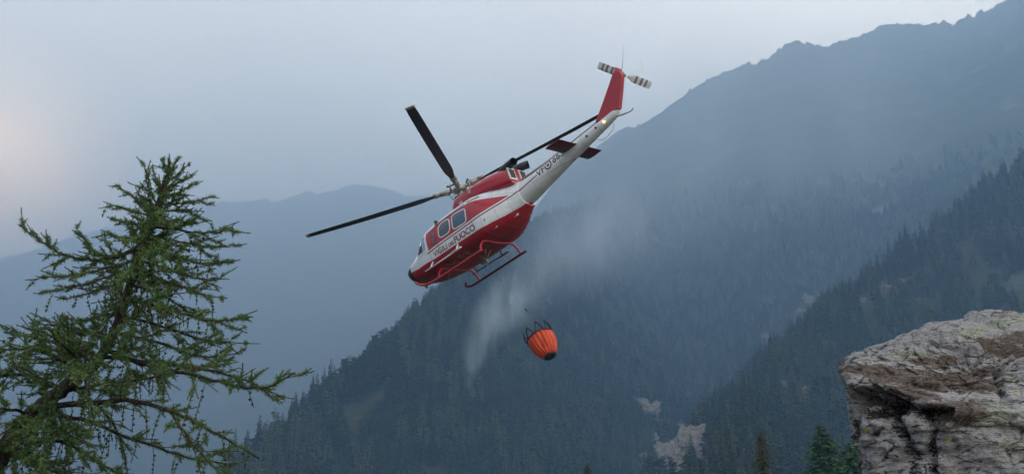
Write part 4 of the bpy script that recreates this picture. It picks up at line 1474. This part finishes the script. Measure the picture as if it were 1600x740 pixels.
def window(poly, rad, side, glass, fw=0.045, parent=None, frame_mat=None, proud=0.016):
    ol = rrect(poly, rad)
    dens = []
    for i in range(len(ol)):
        a, b = ol[i], ol[(i + 1) % len(ol)]
        k = max(1, int((b - a).length / 0.08))
        for j in range(k): dens.append(a.lerp(b, j / k))
    c = sum(dens, Vector((0, 0))) / len(dens)
    n = len(dens)
    fm, pm = MB(), MB()
    ring = []
    for p in dens:
        o = p + (p - c).normalized() * fw
        pi, ni = skin(p.x, p.y, side); po, no = skin(o.x, o.y, side)
        ring.append((pi + ni * 0.002, pi + ni * proud, po + no * proud, po - no * 0.004))
    vs = [q for r in ring for q in r]
    fs = []
    for i in range(n):
        j = (i + 1) % n
        for k in range(3): fs.append((i * 4 + k, i * 4 + k + 1, j * 4 + k + 1, j * 4 + k))
    fm.add(vs, fs)
    fr = fm.build('window', frame_mat or m_white, parent or heli, smooth=False)
    vs, fs = [], []
    K = 4
    for q in range(K):
        s = 1 - q / K
        for p in dens:
            w = c + (p - c) * s * 1.01
            a, nn = skin(w.x, w.y, side)
            vs.append(a + nn * 0.005)
    a, nn = skin(c.x, c.y, side); vs.append(a + nn * 0.005)
    for q in range(K - 1):
        for i in range(n):
            j = (i + 1) % n
            fs.append((q * n + i, q * n + j, (q + 1) * n + j, (q + 1) * n + i))
    for i in range(n): fs.append(((K - 1) * n + i, (K - 1) * n + (i + 1) % n, len(vs) - 1))
    pm.add(vs, fs)
    pm.build('pane', glass, fr)
    return fr


for s in (1, -1):
    window([(-0.03, 1.26), (-0.76, 1.22), (-0.84, 1.77), (-0.09, 1.86)], 0.13, s, m_glass)
    window([(0.84, 1.30), (0.18, 1.28), (0.10, 1.84), (0.74, 1.86)], 0.20, s, m_glass2)
    window([(1.33, 1.24), (1.12, 1.24), (1.11, 1.80), (1.27, 1.82)], 0.05, s, m_glass2, fw=0.02, frame_mat=m_red)
    window(CREW, 0.08, s, m_clear, fw=0.06)
    # door outlines: thin sealing strips standing a little proud of the skin
    mbd = MB()
    for line in ([(1.04, 0.62), (1.04, 1.95)], [(-1.02, 0.62), (-1.02, 1.9)], [(1.60, 0.7), (1.60, 1.95)]):
        pl = [skin(line[0][0], line[0][1] + (line[1][1] - line[0][1]) * k / 14, s, off=0.002)[0] for k in range(15)]
        mbd.tube(pl, 0.006, 4)
    mbd.build('door_seal', m_black, fus)
    mbd = MB()
    pl = [skin(-0.95 - 0.1 * k, 2.02 - 0.008 * k, s, off=0.02)[0] for k in range(7)]
    mbd.tube(pl, 0.02, 5); pl = [skin(1.0 - 0.2 * k, 1.985, s, off=0.02)[0] for k in range(10)]
    mbd.tube(pl, 0.018, 5)
    mbd.build('door_rail', m_grey, fus)
    mbd = MB(); mbd.box(skin(-1.56, 0.86, s, off=0.004)[0], (0.03, 0.02, 0.13)); mbd.build('door_handle', m_black, fus)
    mbd = MB(); mbd.box(skin(-2.55, 0.62, s, off=0.0)[0], (0.24, 0.012, 0.10), Matrix.Rotation(s * 0.25, 3, 'Z')); mbd.build('access_panel', m_grey, fus)
    mbd = MB(); mbd.box(skin(-1.75, 0.46, s, off=0.0)[0], (0.18, 0.02, 0.06)); mbd.build('vent', m_grey, fus)


def patch(rows, ang0, ang1, off, na=24, nx=18, x0=None, x1=None):
    """a shell lying on the nose: points found by casting rays outward from the axis"""
    vs, fs = [], []
    for i in range(nx + 1):
        x = x0 + (x1 - x0) * i / nx
        for k in range(na + 1):
            a = ang0 + (ang1 - ang0) * k / na
            d = Vector((0.0, math.cos(a), math.sin(a)))
            h = FBVH.ray_cast(Vector((x, 0, 1.12)) + d * 4, -d)
            p = h[0] if h[0] else Vector((x, 0, 1.12))
            vs.append(p + (h[1] if h[1] and h[1].dot(d) > 0 else d) * off)
    for i in range(nx):
        for k in range(na):
            fs.append((i * (na + 1) + k, i * (na + 1) + k + 1, (i + 1) * (na + 1) + k + 1, (i + 1) * (na + 1) + k))
    mb = MB(); mb.add(vs, fs)
    return mb


for s in (1, -1):
    a = (0.62, 1.50) if s > 0 else (PI - 1.50, PI - 0.62)
    patch(None, a[0], a[1], 0.010, x0=2.92, x1=2.03).build('windscreen', m_clear, heli)
    pass
    a = (-0.95, 0.12) if s > 0 else (PI - 0.12, PI + 0.95)
    patch(None, a[0], a[1], 0.010, x0=3.90, x1=3.25).build('chin_window', m_black, heli)
mb = MB(); mb.tube([(3.96, 0.0, 1.18), (4.30, 0.05, 1.25)], [0.018, 0.008], 6); mb.build('pitot_tube', m_grey, heli)
mb = MB(); mb.tube([(3.35, .1, 0.50), (3.35, .1, 0.30)], [0.09, 0.07], 10); mb.build('landing_light', m_steel, heli)
mb = MB(); mb.tube([(1.55, 0.5, 0.30), (1.75, 0.5, -0.28)], [0.022, 0.008], 5); mb.build('belly_antenna', m_dred, heli)
mb = MB(); mb.tube([(2.95, .0, 1.72), (3.02, .0, 1.86)], [0.03, 0.02], 6); mb.build('wire_cutter', m_black, heli)
mb = MB(); mb.tube([(1.0, 0.9, 2.2), (1.0, 0.9, 2.32)], [0.03, 0.02], 6); mb.build('roof_antenna', m_grey, heli)

mb = MB()
for vv_, xs_, ns_ in ((fus_mb.v, (-1.42, -2.05, -2.62, 2.98), 160), (boom_mb.v, (-3.9, -4.55, -5.3, -6.45, -7.35), 48)):
    nr_ = len(vv_) // ns_
    for xq in xs_:
        i_ = min(range(nr_), key=lambda i: abs(vv_[i * ns_][0] - xq))
        ring_ = [Vector(vv_[i_ * ns_ + k]) for k in range(0, ns_, 2)]
        mb.tube(ring_ + ring_[:1], 0.006, 4, caps=False)
mb.build('panel_seams', mat('seam_grey', (0.16, 0.15, 0.15), 0.7), fus)  # dark grey lines along the panel joints
m_seat = mat('seat_fabric', (0.02, 0.022, 0.026), 0.8)
for s in (1, -1):
    mb = MB()
    mb.box((1.55, 0.55 * s, 1.10), (0.5, 0.46, 0.14)); mb.box((1.33, 0.55 * s, 1.42), (0.12, 0.46, 0.72)); mb.box((1.31, 0.55 * s, 1.86), (0.10, 0.26, 0.2))
    mb.build('crew_seat', m_seat, heli, smooth=False)
mb = MB(); mb.box((2.55, 0, 1.20), (0.3, 1.5, 0.42)); mb.build('instrument_panel', m_black, heli, smooth=False)
mb = MB(); mb.box((0.95, 0, 1.25), (0.04, 2.3, 1.9)); mb.build('cabin_bulkhead', m_seat, heli, smooth=False)
mb = MB(); mb.tube([(-3.15, 0, 1.93), (-4.6, 0, 1.95), (-6.6, 0, 2.08), (-7.9, 0, 2.18)], [0.10, 0.085, 0.07, 0.05], 10); mb.build('driveshaft_cover', mat('shaft_cover_paint', (0.30, 0.24, 0.24), 0.5), heli)

# cowling over engines and gearbox
COWL = [(0.42, 2.28, 2.52, 0.34, 2.34, 2.4, 3.0), (0.30, 2.24, 2.82, 0.52, 2.34, 2.6, 3.0), (-0.05, 2.2, 2.93, 0.66, 2.34, 2.8, 3.0), (-0.7, 2.2, 2.92, 0.72, 2.34, 2.9, 3.0), (-1.5, 2.1, 2.88, 0.74, 2.28, 2.9, 3.0), (-2.2, 1.9, 2.80, 0.72, 2.2, 2.9, 3.0), (-2.75, 1.8, 2.68, 0.64, 2.14, 2.8, 3.0),
        (-2.98, 1.8, 2.60, 0.58, 2.1, 2.6, 2.8)]
m_cowl = mat('cowling_paint', RED, 0.34, coat=0.25)
t = NT(m_cowl)
xyz = t.sep(t.obj())
wt = t.math('GREATER_THAN', t.math('ADD', xyz['Z'], t.math('MULTIPLY', xyz['X'], 0.22)), 2.73)
wt = t.math('MULTIPLY', wt, t.math('GREATER_THAN', xyz['X'], -1.0))
dirt = t.noise(t.obj(), 3.0, 7, 0.62)
cc = t.mix(wt, RED, (0.55, 0.57, 0.57))
t.color(t.mix(t.ramp(dirt, [(0.45, 0.0), (0.8, 0.35)]), cc, (0.10, 0.06, 0.055)))
cw = loft(COWL, 64, 6)
CBVH = BVHTree.FromPolygons([Vector(v) for v in cw.v], cw.f)
cowl = cw.build('engine_cowling', m_cowl, heli, auto=35)
for s in (1, -1):
    for (vx, vz, w, h, mm) in ((-0.35, 2.38, 0.20, 0.13, m_grey), (-0.95, 2.60, 0.12, 0.24, mat('vent_beige', (0.36, 0.30, 0.22), 0.6)), (-0.75, 2.30, 0.10, 0.08, m_dred)):
        p, nn = skin(vx, vz, s, CBVH, 0.0)
        M = nn.to_track_quat('Y', 'Z').to_matrix()
        mb = MB(); mb.box(p, (w, 0.03, h), M); mb.build('vent', mm, cowl, smooth=False)
    mb = MB(); mb.box((-3.0, 0.36 * s, 2.28), (0.05, 0.44, 0.52)); fr = mb.build('exhaust_panel', m_white, cowl, smooth=False)
    mb = MB(); mb.box((-3.02, 0.36 * s, 2.28), (0.04, 0.32, 0.38)); mb.build('vent_screen', m_black, fr, smooth=False)
    mb = MB()
    pts = [Vector((-2.45, 0.30 * s, 2.62)), Vector((-2.8, 0.33 * s, 2.68)), Vector((-3.1, 0.38 * s, 2.68)), Vector((-3.36, 0.46 * s, 2.64))]
    sp = spline(pts, 4)
    mb.tube(sp, [0.17] * len(sp), 14, caps=False)
    mb.tube([p for p in reversed(sp)], [0.155] * len(sp), 14, caps=False)
    mb.build('exhaust_pipe', m_dsteel, cowl)

# lettering, laid on the skin
def lettering(txt, size, start, direction, up, project, m, parent, off=0.004, name='lettering', spacing=1.0, bold=0.0):
    cu = bpy.data.curves.new(name, 'FONT')
    cu.body = txt; cu.size = size; cu.space_character = spacing; cu.offset = bold
    tmp = bpy.data.objects.new(name, cu); COL.objects.link(tmp)
    dg = bpy.context.evaluated_depsgraph_get()
    me = bpy.data.meshes.new_from_object(tmp.evaluated_get(dg))
    bpy.data.objects.remove(tmp)
    import bmesh
    bm = bmesh.new(); bm.from_mesh(me)
    bmesh.ops.triangulate(bm, faces=bm.faces)
    for _ in range(3):
        ee = [e for e in bm.edges if e.calc_length() > 0.07]
        if not ee: break
        bmesh.ops.subdivide_edges(bm, edges=ee, cuts=1)
        bmesh.ops.triangulate(bm, faces=bm.faces)
    width = max(v.co.x for v in bm.verts)
    for v in bm.verts:
        v.co = project(Vector(start) + Vector(direction) * v.co.x + Vector(up) * v.co.y, off)
    bm.normal_update()
    bm.to_mesh(me); bm.free()
    me.materials.clear(); me.materials.append(m)
    link(bpy.data.objects.new(name, me), parent)
    return width


def side_proj(side, bvh):
    def f(p, off):
        q, n = skin(p.x, p.z, side, bvh, off)
        return q
    return f


def belly_proj(p, off):
    h = FBVH.ray_cast(Vector((p.x, p.y, -2)), Vector((0, 0, 1)))
    return (h[0] if h[0] else p) + Vector((0, 0, -off))


for s in (1, -1):
    d = Vector((-s, 0, -0.005 * s)); x0 = 1.42 if s > 0 else -0.88
    L = (lambda k: x0 - k) if s > 0 else (lambda k: x0 + k)
    lettering('VIGILI', 0.33, (L(0.0), 0, 0.715), d, (0, 0, 1), side_proj(s, FBVH), m_ltr_red, fus, spacing=1.0, bold=0.006)
    lettering('DEL', 0.20, (L(0.93), 0, 0.715), d, (0, 0, 1), side_proj(s, FBVH), m_ltr_red, fus, spacing=0.93, bold=0.006)
    lettering('FUOCO', 0.36, (L(1.27), 0, 0.705), d, (0, 0, 1), side_proj(s, FBVH), m_ltr_red, fus, spacing=0.95, bold=0.008)
    bd = Vector((-1, 0, 0.155)).normalized() * s; bu = Vector((0.155, 0, 1)).normalized()
    o = Vector((-4.12, 0, 1.47)) if s > 0 else Vector((-5.75, 0, 1.72))
    lettering('VF', 0.40, o, bd, bu, side_proj(s, OBVH), m_ltr_blk, fus, bold=0.008)
    lettering('665', 0.40, o + bd * 0.86, bd, bu, side_proj(s, OBVH), m_ltr_blk, fus, bold=0.008)
    ctr = o + bd * 0.62 + bu * 0.12
    for k, (r0, r1, mm) in enumerate(((0.125, 0.185, m_ltr_red), (0.0, 0.065, mat('roundel_green', (0.02, 0.05, 0.03), 0.5)))):
        mb = MB(); n = 28; vs, fs = [], []
        for i in range(n):
            a = 2 * PI * i / n
            for r in (r0, r1):
                p = ctr + bd * (r * math.cos(a)) + bu * (r * math.sin(a))
                vs.append(side_proj(s, OBVH)(p, 0.005))
        for i in range(n):
            j = (i + 1) % n
            fs.append((2 * i, 2 * i + 1, 2 * j + 1, 2 * j))
        mb.add(vs, fs); mb.build('roundel', mm, fus)
lettering('VF 66', 0.62, (1.45, 0.95, 0), Vector((-1, 0, 0)), Vector((0, 1, 0)) * -1, lambda p, off: belly_proj(Vector((p.x, p.y, 0)), off), m_ltr_gry, fus, bold=0.006)

# tail: fin, stabilisers, skid, lamp
def slab(poly, th, name, m, axis='y', parent=None, taper=0.6):
    """plate with a slim bevelled edge; poly in (x, z) or (x, y)"""
    c = sum((Vector(p) for p in poly), Vector((0, 0))) / len(poly)
    n = len(poly); vs = []
    for k, (sh, h) in enumerate(((taper * 0.0 + 1.0, 0.0), (0.93, 0.5), (0.93, -0.5))):
        for p in poly:
            q = c + (Vector(p) - c) * sh
            vs.append((q.x, h * th, q.y) if axis == 'y' else (q.x, q.y, h * th))
    fs = []
    for i in range(n):
        j = (i + 1) % n
        fs.append((i, j, n + j, n + i)); fs.append((j, i, 2 * n + i, 2 * n + j))
    fs.append(tuple(range(n, 2 * n))); fs.append(tuple(range(3 * n - 1, 2 * n - 1, -1)))
    mb = MB(); mb.add(vs, fs)
    return mb.build(name, m, parent or heli, smooth=False)


fin = slab([(-7.15, 2.10), (-7.7, 2.56), (-8.30, 3.08), (-8.68, 3.42), (-9.02, 3.36), (-9.02, 3.12), (-8.72, 2.62), (-8.34, 2.02), (-7.9, 1.98)], 0.22, 'tail_fin', m_red)
mb = MB(); mb.tube([(-8.86, 0.02, 3.32), (-8.86, -0.30, 3.32)], [0.13, 0.09], 12); mb.box((-8.80, 0, 3.38), (0.36, 0.16, 0.20), Matrix.Rotation(0.7, 3, 'Y')); mb.build('tail_gearbox', m_red, fin)
for s in (1, -1):
    st = MB()
    sec = [(-5.50, 0.0), (-5.62, 0.045), (-5.85, 0.055), (-6.21, 0.006), (-6.21, -0.006), (-5.85, -0.045), (-5.62, -0.04)]
    vs = []
    for yy, sh in ((0.12, 0.0), (1.36, -0.0), (1.44, -0.02)):
        for px_, pz_ in sec:
            q = 1.0 if yy < 1.4 else 0.7
            vs.append((px_ + sh, yy * s, 1.76 + pz_ * q))
    n = len(sec); fs = []
    for r in range(2):
        for i in range(n):
            j = (i + 1) % n
            f = (r * n + i, r * n + j, (r + 1) * n + j, (r + 1) * n + i)
            fs.append(f if s > 0 else f[::-1])
    fs.append(tuple(range(2 * n, 3 * n))); st.add(vs, fs)
    st.build('stabilizer', m_dred, heli, smooth=False)  # underside shade is put into this darker red
mb = MB(); sp = spline([(-8.0, 0, 1.90), (-8.35, 0, 1.80), (-8.68, 0, 1.72), (-8.84, 0, 1.76)], 5); mb.tube(sp, [0.035] * 8 + [0.028] * (len(sp) - 8), 7); mb.build('tail_skid', m_grey, heli)
mb = MB(); mb.tube([(-7.60, 0.14, 1.90), (-7.60, 0.24, 1.90)], [0.06, 0.035], 10)
m_lamp = mat('orange_lamp', (0.9, 0.45, 0.12), 0.3)
m_lamp.node_tree.nodes['Principled BSDF'].inputs['Emission Color'].default_value = (1.0, 0.5, 0.12, 1)
m_lamp.node_tree.nodes['Principled BSDF'].inputs['Emission Strength'].default_value = 1.3
mb.build('position_lamp', m_lamp, heli)
for xx in (-6.72, -7.2):
    mb = MB(); p, nn = skin(xx, 1.80 if xx > -7 else 1.88, 1, OBVH, 0.0); mb.tube([p - nn * 0.01, p + nn * 0.03], [0.05, 0.04], 8); mb.build('boom_lamp', m_black, heli)
mb = MB(); sp = spline([(-6.9, 0.0, 1.60), (-7.25, 0.05, 1.36), (-7.75, 0.05, 1.50), (-7.9, 0, 1.80)], 5); mb.tube(sp, 0.014, 5); mb.build('loop_antenna', m_grey, heli)
mb = MB(); mb.tube([(-9.0, 0.0, 3.30), (-9.2, 0.0, 3.62), (-9.50, 0.0, 4.16)], [0.016, 0.012, 0.008], 5); mb.build('whip_antenna', m_grey, fin)
mb = MB(); sp = spline([(-9.1, -0.3, 3.15), (-9.42, -0.5, 3.1), (-9.55, -0.7, 3.3), (-9.45, -0.9, 3.6), (-9.55, -1.0, 3.75)], 5); mb.tube(sp, 0.008, 5); mb.build('static_wick', m_grey, fin)

# tail rotor at rest: two pale blades with dark bands
tro = MB(); tro.tube([(-8.86, -0.26, 3.32), (-8.86, -0.44, 3.32)], [0.10, 0.06], 10); trh = tro.build('tail_rotor_hub', m_steel, heli)
m_tb = mat('tail_blade_paint', (0.62, 0.63, 0.63), 0.45)
t = NT(m_tb)
od = t.node('ShaderNodeVectorMath', operation='DISTANCE'); t.l.new(t.obj(), od.inputs[0]); od.inputs[1].default_value = (-8.86, -0.38, 3.32)
bands = None
for lo, hi in ((0.55, 0.66), (0.80, 0.91), (1.03, 1.12)):
    b = t.math('MULTIPLY', t.math('GREATER_THAN', od.outputs['Value'], lo), t.math('LESS_THAN', od.outputs['Value'], hi))
    bands = b if bands is None else t.math('MAXIMUM', bands, b)
t.color(t.mix(t.math('MULTIPLY', bands, 0.8), (0.62, 0.63, 0.63), (0.02, 0.02, 0.025)))
bd_ = Vector((0.75, 0, 0.94)).normalized()
for s in (1, -1):
    d = bd_ * s; w = Vector((-d.z, 0, d.x))
    vs, fs = [], []
    for r, ch in ((0.18, 0.10), (0.30, 0.14), (0.42, 0.29), (0.8, 0.29), (1.27, 0.29), (1.31, 0.24)):
        for q, h in ((-0.5, 0.0), (-0.2, 0.022), (0.5, 0.003), (-0.2, -0.022)):
            vs.append(Vector((-8.86, -0.38, 3.32)) + d * r + w * (q * ch) + Vector((0, h + 0.12 * q * ch, 0)))
    for i in range(5):
        for k in range(4):
            f = (i * 4 + k, i * 4 + (k + 1) % 4, (i + 1) * 4 + (k + 1) % 4, (i + 1) * 4 + k)
            fs.append(f)
    fs.append((20, 21, 22, 23)); fs.append((3, 2, 1, 0))
    mb = MB(); mb.add(vs, fs); mb.build('tail_rotor_blade', m_tb, heli, smooth=False)

# main rotor at rest: mast, yoke, four blades
mb = MB(); mb.tube([(0, 0, 2.85), (0, 0, 3.50)], [0.13, 0.11], 14); mast = mb.build('rotor_mast', m_steel, heli)
mb = MB()
mb.tube([(0, 0, 3.20), (0, 0, 3.26), (0, 0, 3.40), (0, 0, 3.46)], [0.20, 0.30, 0.30, 0.18], 16)
mb.tube([(0, 0, 2.92), (0, 0, 2.98), (0, 0, 3.04)], [0.30, 0.36, 0.28], 16)
mb.tube([(0, 0, 3.46), (0, 0, 3.62)], [0.10, 0.05], 10)
mb.build('rotor_hub', m_steel, heli)
PSI, CONE = 0.5365, 0.0851
for k in range(4):
    a = PSI + k * PI / 2
    cone = CONE + (0.03 if k == 2 else 0.0)
    d = Vector((math.cos(a) * math.cos(cone), math.sin(a) * math.cos(cone), math.sin(cone)))
    w = Vector((-math.sin(a), math.cos(a), 0)); u = d.cross(w).normalized()
    o = Vector((0, 0, 3.35))
    g = MB()
    g.tube([o + d * 0.18, o + d * 0.45], [0.10, 0.075], 10)
    g.tube([o + d * 0.42, o + d * 0.60, o + d * 0.92], [0.12, 0.13, 0.09], 10)
    g.box(o + d * 1.02, (0.30, 0.26, 0.10), Matrix((d, w, u)).transposed())
    grip = g.build('blade_grip', m_steel, heli)
    h = MB(); p = o + d * 0.55 - w * 0.30
    h.tube([o + d * 0.55, p], [0.05, 0.04], 7)
    h.tube([p, Vector((p.x * 0.72, p.y * 0.72, 2.98))], 0.024, 6)
    h.build('pitch_link', m_steel, grip)
    h = MB(); p = o + d * 0.36 + w * 0.05
    h.tube([p, p + u * -0.02 + Vector((0, 0, 0.20)), p + d * 0.12 + Vector((0, 0, 0.26))], [0.045, 0.03, 0.05], 7); h.build('damper', m_dsteel, grip)
    vs, fs = [], []
    st = [(0.98, 0.16, 0.07), (1.25, 0.22, 0.06), (1.7, 0.37, 0.05), (2.1, 0.40, 0.045), (4.0, 0.40, 0.042), (5.6, 0.39, 0.038), (6.6, 0.37, 0.03), (6.98, 0.33, 0.02), (7.01, 0.26, 0.01)]
    for r, ch, th in st:
        tw = math.radians(9 - 8 * r / 7)
        bend = 0.055 * ((r / 7.0) ** 2 - r / 7.0) * 3.0           # blades bow upward towards the tip
        c0 = o + d * r + u * bend
        for q, hh in ((-0.25, 0.0), (-0.12, 0.5), (0.10, 0.55), (0.75, 0.06), (0.75, -0.06), (0.10, -0.5), (-0.12, -0.4)):
            loc = w * (-(q - 0.25) * ch) + u * (hh * th)
            vs.append(c0 + w * (-(q - 0.25) * ch) * math.cos(tw) + u * ((-(q - 0.25) * ch) * math.sin(tw) + hh * th))
    n = 7
    for i in range(len(st) - 1):
        for q in range(n):
            fs.append((i * n + q, i * n + (q + 1) % n, (i + 1) * n + (q + 1) % n, (i + 1) * n + q))
    fs.append(tuple(range(n - 1, -1, -1))); fs.append(tuple((len(st) - 1) * n + q for q in range(n)))
    b = MB(); b.add(vs, fs); bl = b.build('rotor_blade', m_blade, heli, smooth=False)
    b = MB()
    tipc = o + d * 6.93 + u * 0.0
    b.box(tipc, (0.14, 0.36, 0.035), Matrix((d, w, u)).transposed()); b.build('blade_tip', m_grey, bl, smooth=False)

# landing gear
SKZ = -0.19
for s in (1, -1):
    mb = MB()
    pts = [(-1.25, 1.27 * s, SKZ), (-0.5, 1.27 * s, SKZ), (1.6, 1.27 * s, SKZ), (2.10, 1.27 * s, SKZ + 0.02), (2.34, 1.27 * s, SKZ + 0.13), (2.37, 1.27 * s, SKZ + 0.22), (2.26, 1.27 * s, SKZ + 0.26)] if s < 0 else \
          [(-1.0, 1.27 * s, SKZ), (-0.3, 1.27 * s, SKZ), (1.6, 1.27 * s, SKZ + 0.02), (2.35, 1.27 * s, SKZ + 0.10), (2.75, 1.24 * s, SKZ + 0.32), (2.92, 1.2 * s, SKZ + 0.50)]
    sp = spline(pts, 5)
    mb.tube(sp, 0.055, 10)
    mb.build('skid', m_red if s > 0 else m_dred, heli)  # starboard skid's shade put into a darker red than the lit port one
    mb = MB()
    mb.tube([(1.97, 1.47 * s, 0.33), (-0.22, 1.47 * s, 0.33)], 0.032, 8)
    mb.tube([(0.30, 1.54 * s, 0.33), (-0.22, 1.54 * s, 0.33)], 0.028, 8)
    mb.box((0.0, 1.505 * s, 0.33), (0.40, 0.10, 0.02))
    for xx in (1.62, 0.05): mb.tube([skin(xx, 0.60, s)[0], (xx + 0.05, 1.47 * s, 0.33)], [0.035, 0.03], 7)
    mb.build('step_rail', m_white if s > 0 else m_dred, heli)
for xx, lift in ((-0.95, 0.24), (1.55, 0.26)):
    mb = MB()
    sp = spline([(xx, -1.27, SKZ), (xx, -1.17, 0.05), (xx, -0.85, lift + 0.03), (xx, 0, lift), (xx, 0.85, lift + 0.03), (xx, 1.17, 0.05), (xx, 1.27, SKZ)], 6)
    mb.tube(sp, 0.048, 8); mb.build('cross_tube', m_red, heli)
mb = MB()
for a, b in (((0.2, -.25, .28), (0.0, -.1, -.05)), ((-.3, -.25, .28), (0.0, -.1, -.05)), ((0.2, .1, .28), (0.0, -.1, -.05)), ((-.3, .1, .28), (0, -.1, -.05))): mb.tube([a, b], 0.02, 6)
mb.box((0.0, -.1, -.10), (0.14, 0.10, 0.16)); mb.tube([(0, -.1, -.16), (0.05, -.1, -.26), (-.03, -.1, -.30)], [0.03, 0.025, 0.02], 7)
mb.build('cargo_hook', m_steel, heli)

# ================================================================== the water bucket
m_fab = mat('orange_fabric', (0.62, 0.085, 0.025), 0.6, spec=0.3)
t = NT(m_fab)
fn = t.noise(t.mapping(t.obj(), scale=(1, 1, 0.25)), 7, 7, 0.6, 0.4)
t.color(t.ramp(fn, [(0.3, (0.33, 0.026, 0.014)), (0.55, (0.60, 0.072, 0.023)), (0.8, (0.76, 0.14, 0.045))]))
t.normal(t.bump(fn, 0.6, 0.03))
m_strap = mat('strap_webbing', (0.012, 0.016, 0.028), 0.7)
BY = 38.6
bk_c = at(860, 556, BY)
axis_px = at(842, 523, BY + 0.42) - bk_c                      # from the bottom towards the rim
BAX = axis_px.normalized()
bucket = empty('water_bucket', bk_c, 'orange collapsible water bucket with dark straps hanging below the helicopter', 'water bucket')
bucket.rotation_mode = 'QUATERNION'
bucket.rotation_quaternion = BAX.to_track_quat('Z', 'Y')
BH = 1.0
NP = 18
vs, fs = [], []
NR, NS = 14, NP * 6
for i in range(NR + 1):
    q = i / NR
    r0 = 0.26 + 0.305 * math.sin(min(1, q * 1.25) * PI / 2) ** 0.9 - 0.03 * max(0, q - 0.8) * 5 * 0.2
    if q < 0.06: r0 *= 0.9
    for k in range(NS):
        a = 2 * PI * k / NS
        fold = abs(math.sin(a * NP / 2)) ** 0.7
        r = r0 * (0.93 + 0.09 * fold) + 0.012 * math.sin(a * 5 + q * 4)
        vs.append((r * math.cos(a), r * math.sin(a), BH * q + 0.03 * math.sin(a * 3 + 1) * q + (0.03 * fold if i == NR else 0)))
for i in range(NR):
    for k in range(NS):
        k2 = (k + 1) % NS
        fs.append((i * NS + k, i * NS + k2, (i + 1) * NS + k2, (i + 1) * NS + k))
mb = MB(); mb.add(vs, fs)
shell = mb.build('shell', m_fab, bucket)
md = shell.modifiers.new('cloth', 'SOLIDIFY'); md.thickness = 0.015
vs, fs = [], []
for i, (rf, zz) in enumerate(((1.03, 0.10), (1.01, -0.01), (0.72, -0.05), (0.45, -0.03), (0.0, -0.02))):
    for k in range(48):
        a = 2 * PI * k / 48
        jag = (0.05 * (k % 4 < 2)) if i == 0 else 0
        r = 0.265 * rf * (1 + 0.03 * math.cos(a * 9))
        vs.append((r * math.cos(a), r * math.sin(a), zz - jag))
for i in range(4):
    for k in range(48):
        k2 = (k + 1) % 48
        fs.append((i * 48 + k2, i * 48 + k, (i + 1) * 48 + k, (i + 1) * 48 + k2))
mb = MB(); mb.add(vs, fs); mb.build('base_valve', m_black, bucket)
mb = MB(); mb.tube([(0.575 * math.cos(2 * PI * k / 36), 0.575 * math.sin(2 * PI * k / 36), BH - 0.02) for k in range(37)], 0.03, 6, caps=False); mb.build('rim_hoop', m_strap, bucket)
peaks = []
for k in range(8):
    a0 = 2 * PI * (k - 0.42) / 8; a1 = 2 * PI * (k + 0.42) / 8; am = 2 * PI * k / 8
    apex = Vector((0.55 * math.cos(am), 0.55 * math.sin(am), BH + 0.44))
    mb = MB()
    for a in (a0, a1):
        b_ = Vector((0.575 * math.cos(a), 0.575 * math.sin(a), BH))
        mid = (b_ + apex) / 2 + Vector((math.cos(am), math.sin(am), 0)) * 0.05
        mb.tube(spline([b_, mid, apex], 4), 0.030, 6)
    mb.build('strap', m_strap, bucket)
    peaks.append(apex)
m_line = mat('suspension_line', (0.10, 0.13, 0.17), 0.6)
bq = bucket.rotation_quaternion
head_w = at(822, 484, BY + 0.9)
head_l = bq.inverted() @ (head_w - bk_c)
mb = MB()
for p in peaks: mb.tube([p, head_l], 0.0035, 4)
mb.build('suspension_lines', m_line, bucket)
mb = MB(); mb.tube([head_l + Vector((0, 0, -0.06)), head_l + Vector((0, 0, 0.10))], [0.03, 0.025], 8); mb.build('control_head', m_strap, bucket)
hook_w = Vector(heli.location) + HM @ Vector((0.0, -.1, -.28))
mb = MB(); hk = bq.inverted() @ (hook_w - bk_c)
mb.tube([head_l, head_l.lerp(hk, 0.5) + Vector((0.03, 0.02, 0)), hk], 0.0045, 5); mb.build('long_line', m_line, bucket)
